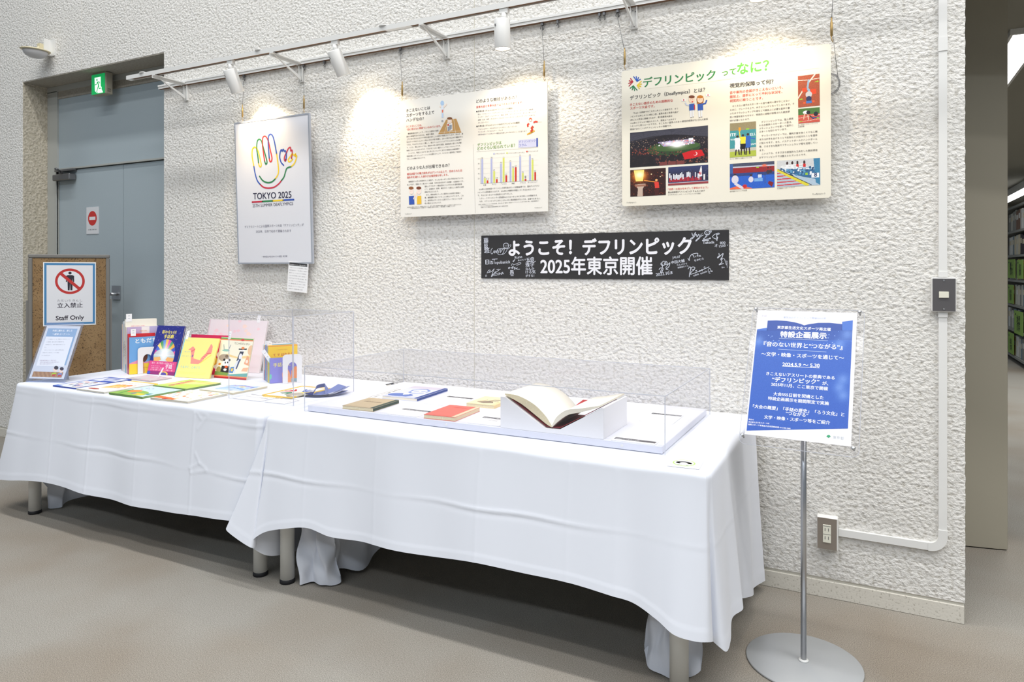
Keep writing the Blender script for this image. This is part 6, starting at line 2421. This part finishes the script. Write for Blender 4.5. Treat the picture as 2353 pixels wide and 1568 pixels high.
p = Print(sw, shh, [(258, 98), (1232, 130), (1163, 1425), (135, 1308)], z=.0003)
im = Img(72, 84, (52, 96, 186), 71)
im.vgrad((62, 104, 190), (46, 92, 184))
im.rect(0, 0, 1, .12, (58, 92, 170))
im.dots(40, .1, .0, 1, .2, [(110, 150, 220), (140, 170, 230)], (.003, .006))
for q_ in ((.93, .52, .05), (.9, .6, .05), (.94, .68, .05), (.88, .16, .05), (.03, .12, .05), (.95, .06, .06)):
    im.glow(q_[0], q_[1], q_[2], (120, 156, 220), .7)
im.grain(2)
p.img(im, [(250, 287), (1186, 285), (1135, 1253), (152, 1275)], 0)
SK = (58, 86, 162)
pts = [(354, 202), (440, 200), (540, 206), (620, 220), (680, 236), (712, 250), (760, 238), (850, 226), (960, 226), (1086, 238), (1084, 300), (345, 300)]
p.poly(pts, SK, 1)
p.poly([(252, 287), (354, 272), (352, 300), (250, 300)], (76, 118, 200), 1)
p.poly([(1086, 215), (1190, 202), (1186, 300), (1080, 300)], (76, 118, 200), 1)
WT = (246, 248, 255)
p.text('東京2025デフリンピック開催555日前', (508, 180), (928, 192), (190, 200, 226), 0)
p.text('手話', (290, 165), (345, 168), (216, 212, 224), 0, 1)
p.text('東京都スポーツ', (272, 198), (342, 200), (216, 206, 222), 0, 1)
p.text('東京都生活文化スポーツ局主催', (448, 282), (972, 306), WT, 4, 3, lay=3)
p.text('特設企画展示', (478, 366), (930, 384), WT, 8, 4, lay=3)
p.line([(466, 377), (938, 402)], .0012, (190, 210, 240), 3)
p.text('『音のない世界と“つながる”』', (315, 454), (1085, 492), WT, 3, 4, lay=3)
p.line([(455, 484), (930, 512)], .0012, (190, 210, 240), 3)
p.text('〜文学・映像・スポーツを通じて〜', (292, 548), (1100, 592), WT, 3, 3, lay=3)
p.text('2024.5.9 〜 5.30', (500, 648), (862, 662), WT, 5, 3, lay=3, off=0)
p.line([(498, 650), (862, 668)], .0014, WT, 3)
p.text('きこえないアスリートの祭典である', (342, 738), (1008, 782), WT, 3, 3, lay=3)
p.text('“デフリンピック”', (398, 802), (858, 826), WT, 5, 3, lay=3)
p.text('が、', (888, 834), (946, 838), WT, 3, 3, lay=3)
p.text('2025年11月、ここ東京で開催', (390, 842), (942, 888), WT, 3, 3, lay=3)
p.text('大会555日前を契機とした', (412, 936), (900, 974), WT, 3, 3, lay=3)
p.text('特設企画展示を期間限定で実施', (360, 978), (950, 1030), WT, 3, 3, lay=3)
p.text('「大会の概要」「手話の歴史」「ろう文化」と', (212, 1056), (1100, 1138), WT, 3, 3, lay=3)
p.text('“つながる”', (534, 1124), (748, 1146), WT, 3, 3, lay=3)
p.text('文学・映像・スポーツ等をご紹介', (322, 1160), (962, 1216), WT, 3, 3, lay=3)
p.text('問合せ', (174, 1174), (222, 1178), WT, 2, 1, lay=3)
p.text('東京都生活文化スポーツ局', (170, 1198), (372, 1214), WT, 2, 1, lay=3)
p.text('国際スポーツ事業部大会事業推進課 03-5388-2881', (168, 1222), (578, 1262), WT, 2, 1, lay=3)
p.poly([(926, 1330), (936, 1318), (948, 1314), (960, 1318), (968, 1332), (956, 1338), (948, 1344), (940, 1338)], (50, 160, 110), 1)
p.text('東京都', (988, 1350), (1096, 1362), (206, 212, 216), 0, 2)
p.build('print', t)

# ================================================================== cork board stand in the recess
CM = T_(-4.729, -.222, 1.131) @ RZ(56)
t = thing('cork_board_stand', 'cork board in a grey metal frame standing before the blue door', 'notice board stand', mtx=CM @ T_(0, 0, -1.131) @ Matrix.Identity(4))
b = MB()
b.box(-.212, .212, .004, .016, .52, 1.372)
b.build('cork_panel', M['cork'], t)
b = MB()
b.box(-.230, .230, -.004, .022, 1.368, 1.392, 0, .005)
b.box(-.230, .230, -.004, .022, .50, .524, 0, .005)
b.box(-.230, -.206, -.004, .022, .524, 1.368, 0, .004)
b.box(.206, .230, -.004, .022, .524, 1.368, 0, .004)
b.build('frame', M['greyframe'], t)
for sx in (-1, 1):
    b = MB()
    b.box(sx * .236 - .006, sx * .236 + .006, .004, .022, .03, 1.092)
    lg = b.build('leg', M['greyframe'], t)
    b = MB()
    b.box(sx * .236 - .012, sx * .236 + .012, -.16, .16, 0, .03, 0, .004)
    b.build('foot_bar', M['greyframe'], lg)
t = thing('staff_only_notice', 'white notice with blue border and red no-entry pictogram pinned on cork', 'notice', mtx=CM @ T_(-.1485, .0032, -.21) @ RX(90))
b = MB()
b.box(0, .297, 0, .42, -.0004, .0006)
b.build('notice_sheet', M['paper'], t)
p = Print(.297, .42, [(297, 672), (667, 672), (667, 1106), (300, 1116)], z=.0007)
p.poly([(305, 678), (660, 680), (660, 1098), (308, 1108)], (66, 130, 180), 1)
p.poly([(321, 693), (645, 693), (645, 1086), (324, 1092)], (228, 229, 234), 2)
p.ell(485, 805, 104, 89, (192, 48, 46), 3, 48)
p.ell(485, 805, 86, 72, (230, 231, 236), 4, 48)
p.ell(485, 748, 11.5, 9.5, (40, 34, 48), 5, 20)
p.poly([(470, 762), (500, 762), (514, 768), (515, 810), (507, 810), (505, 784), (502, 868), (488, 868), (486, 818), (483, 868), (470, 868), (467, 784), (465, 810), (457, 810), (458, 768)], (40, 34, 48), 5)
p.poly([(405, 752), (421, 738), (566, 856), (550, 870)], (192, 48, 46), 6)
p.text('たちいりきんし', (398, 950), (572, 948), (120, 116, 126), 0, 1, lay=3)
p.text('立入禁止', (398, 990), (574, 987), (56, 50, 66), 3, 3, lay=3)
p.text('Staff Only', (388, 1074), (583, 1068), (60, 54, 66), 4, 3, lay=3, off=0)
p.build('print', t)
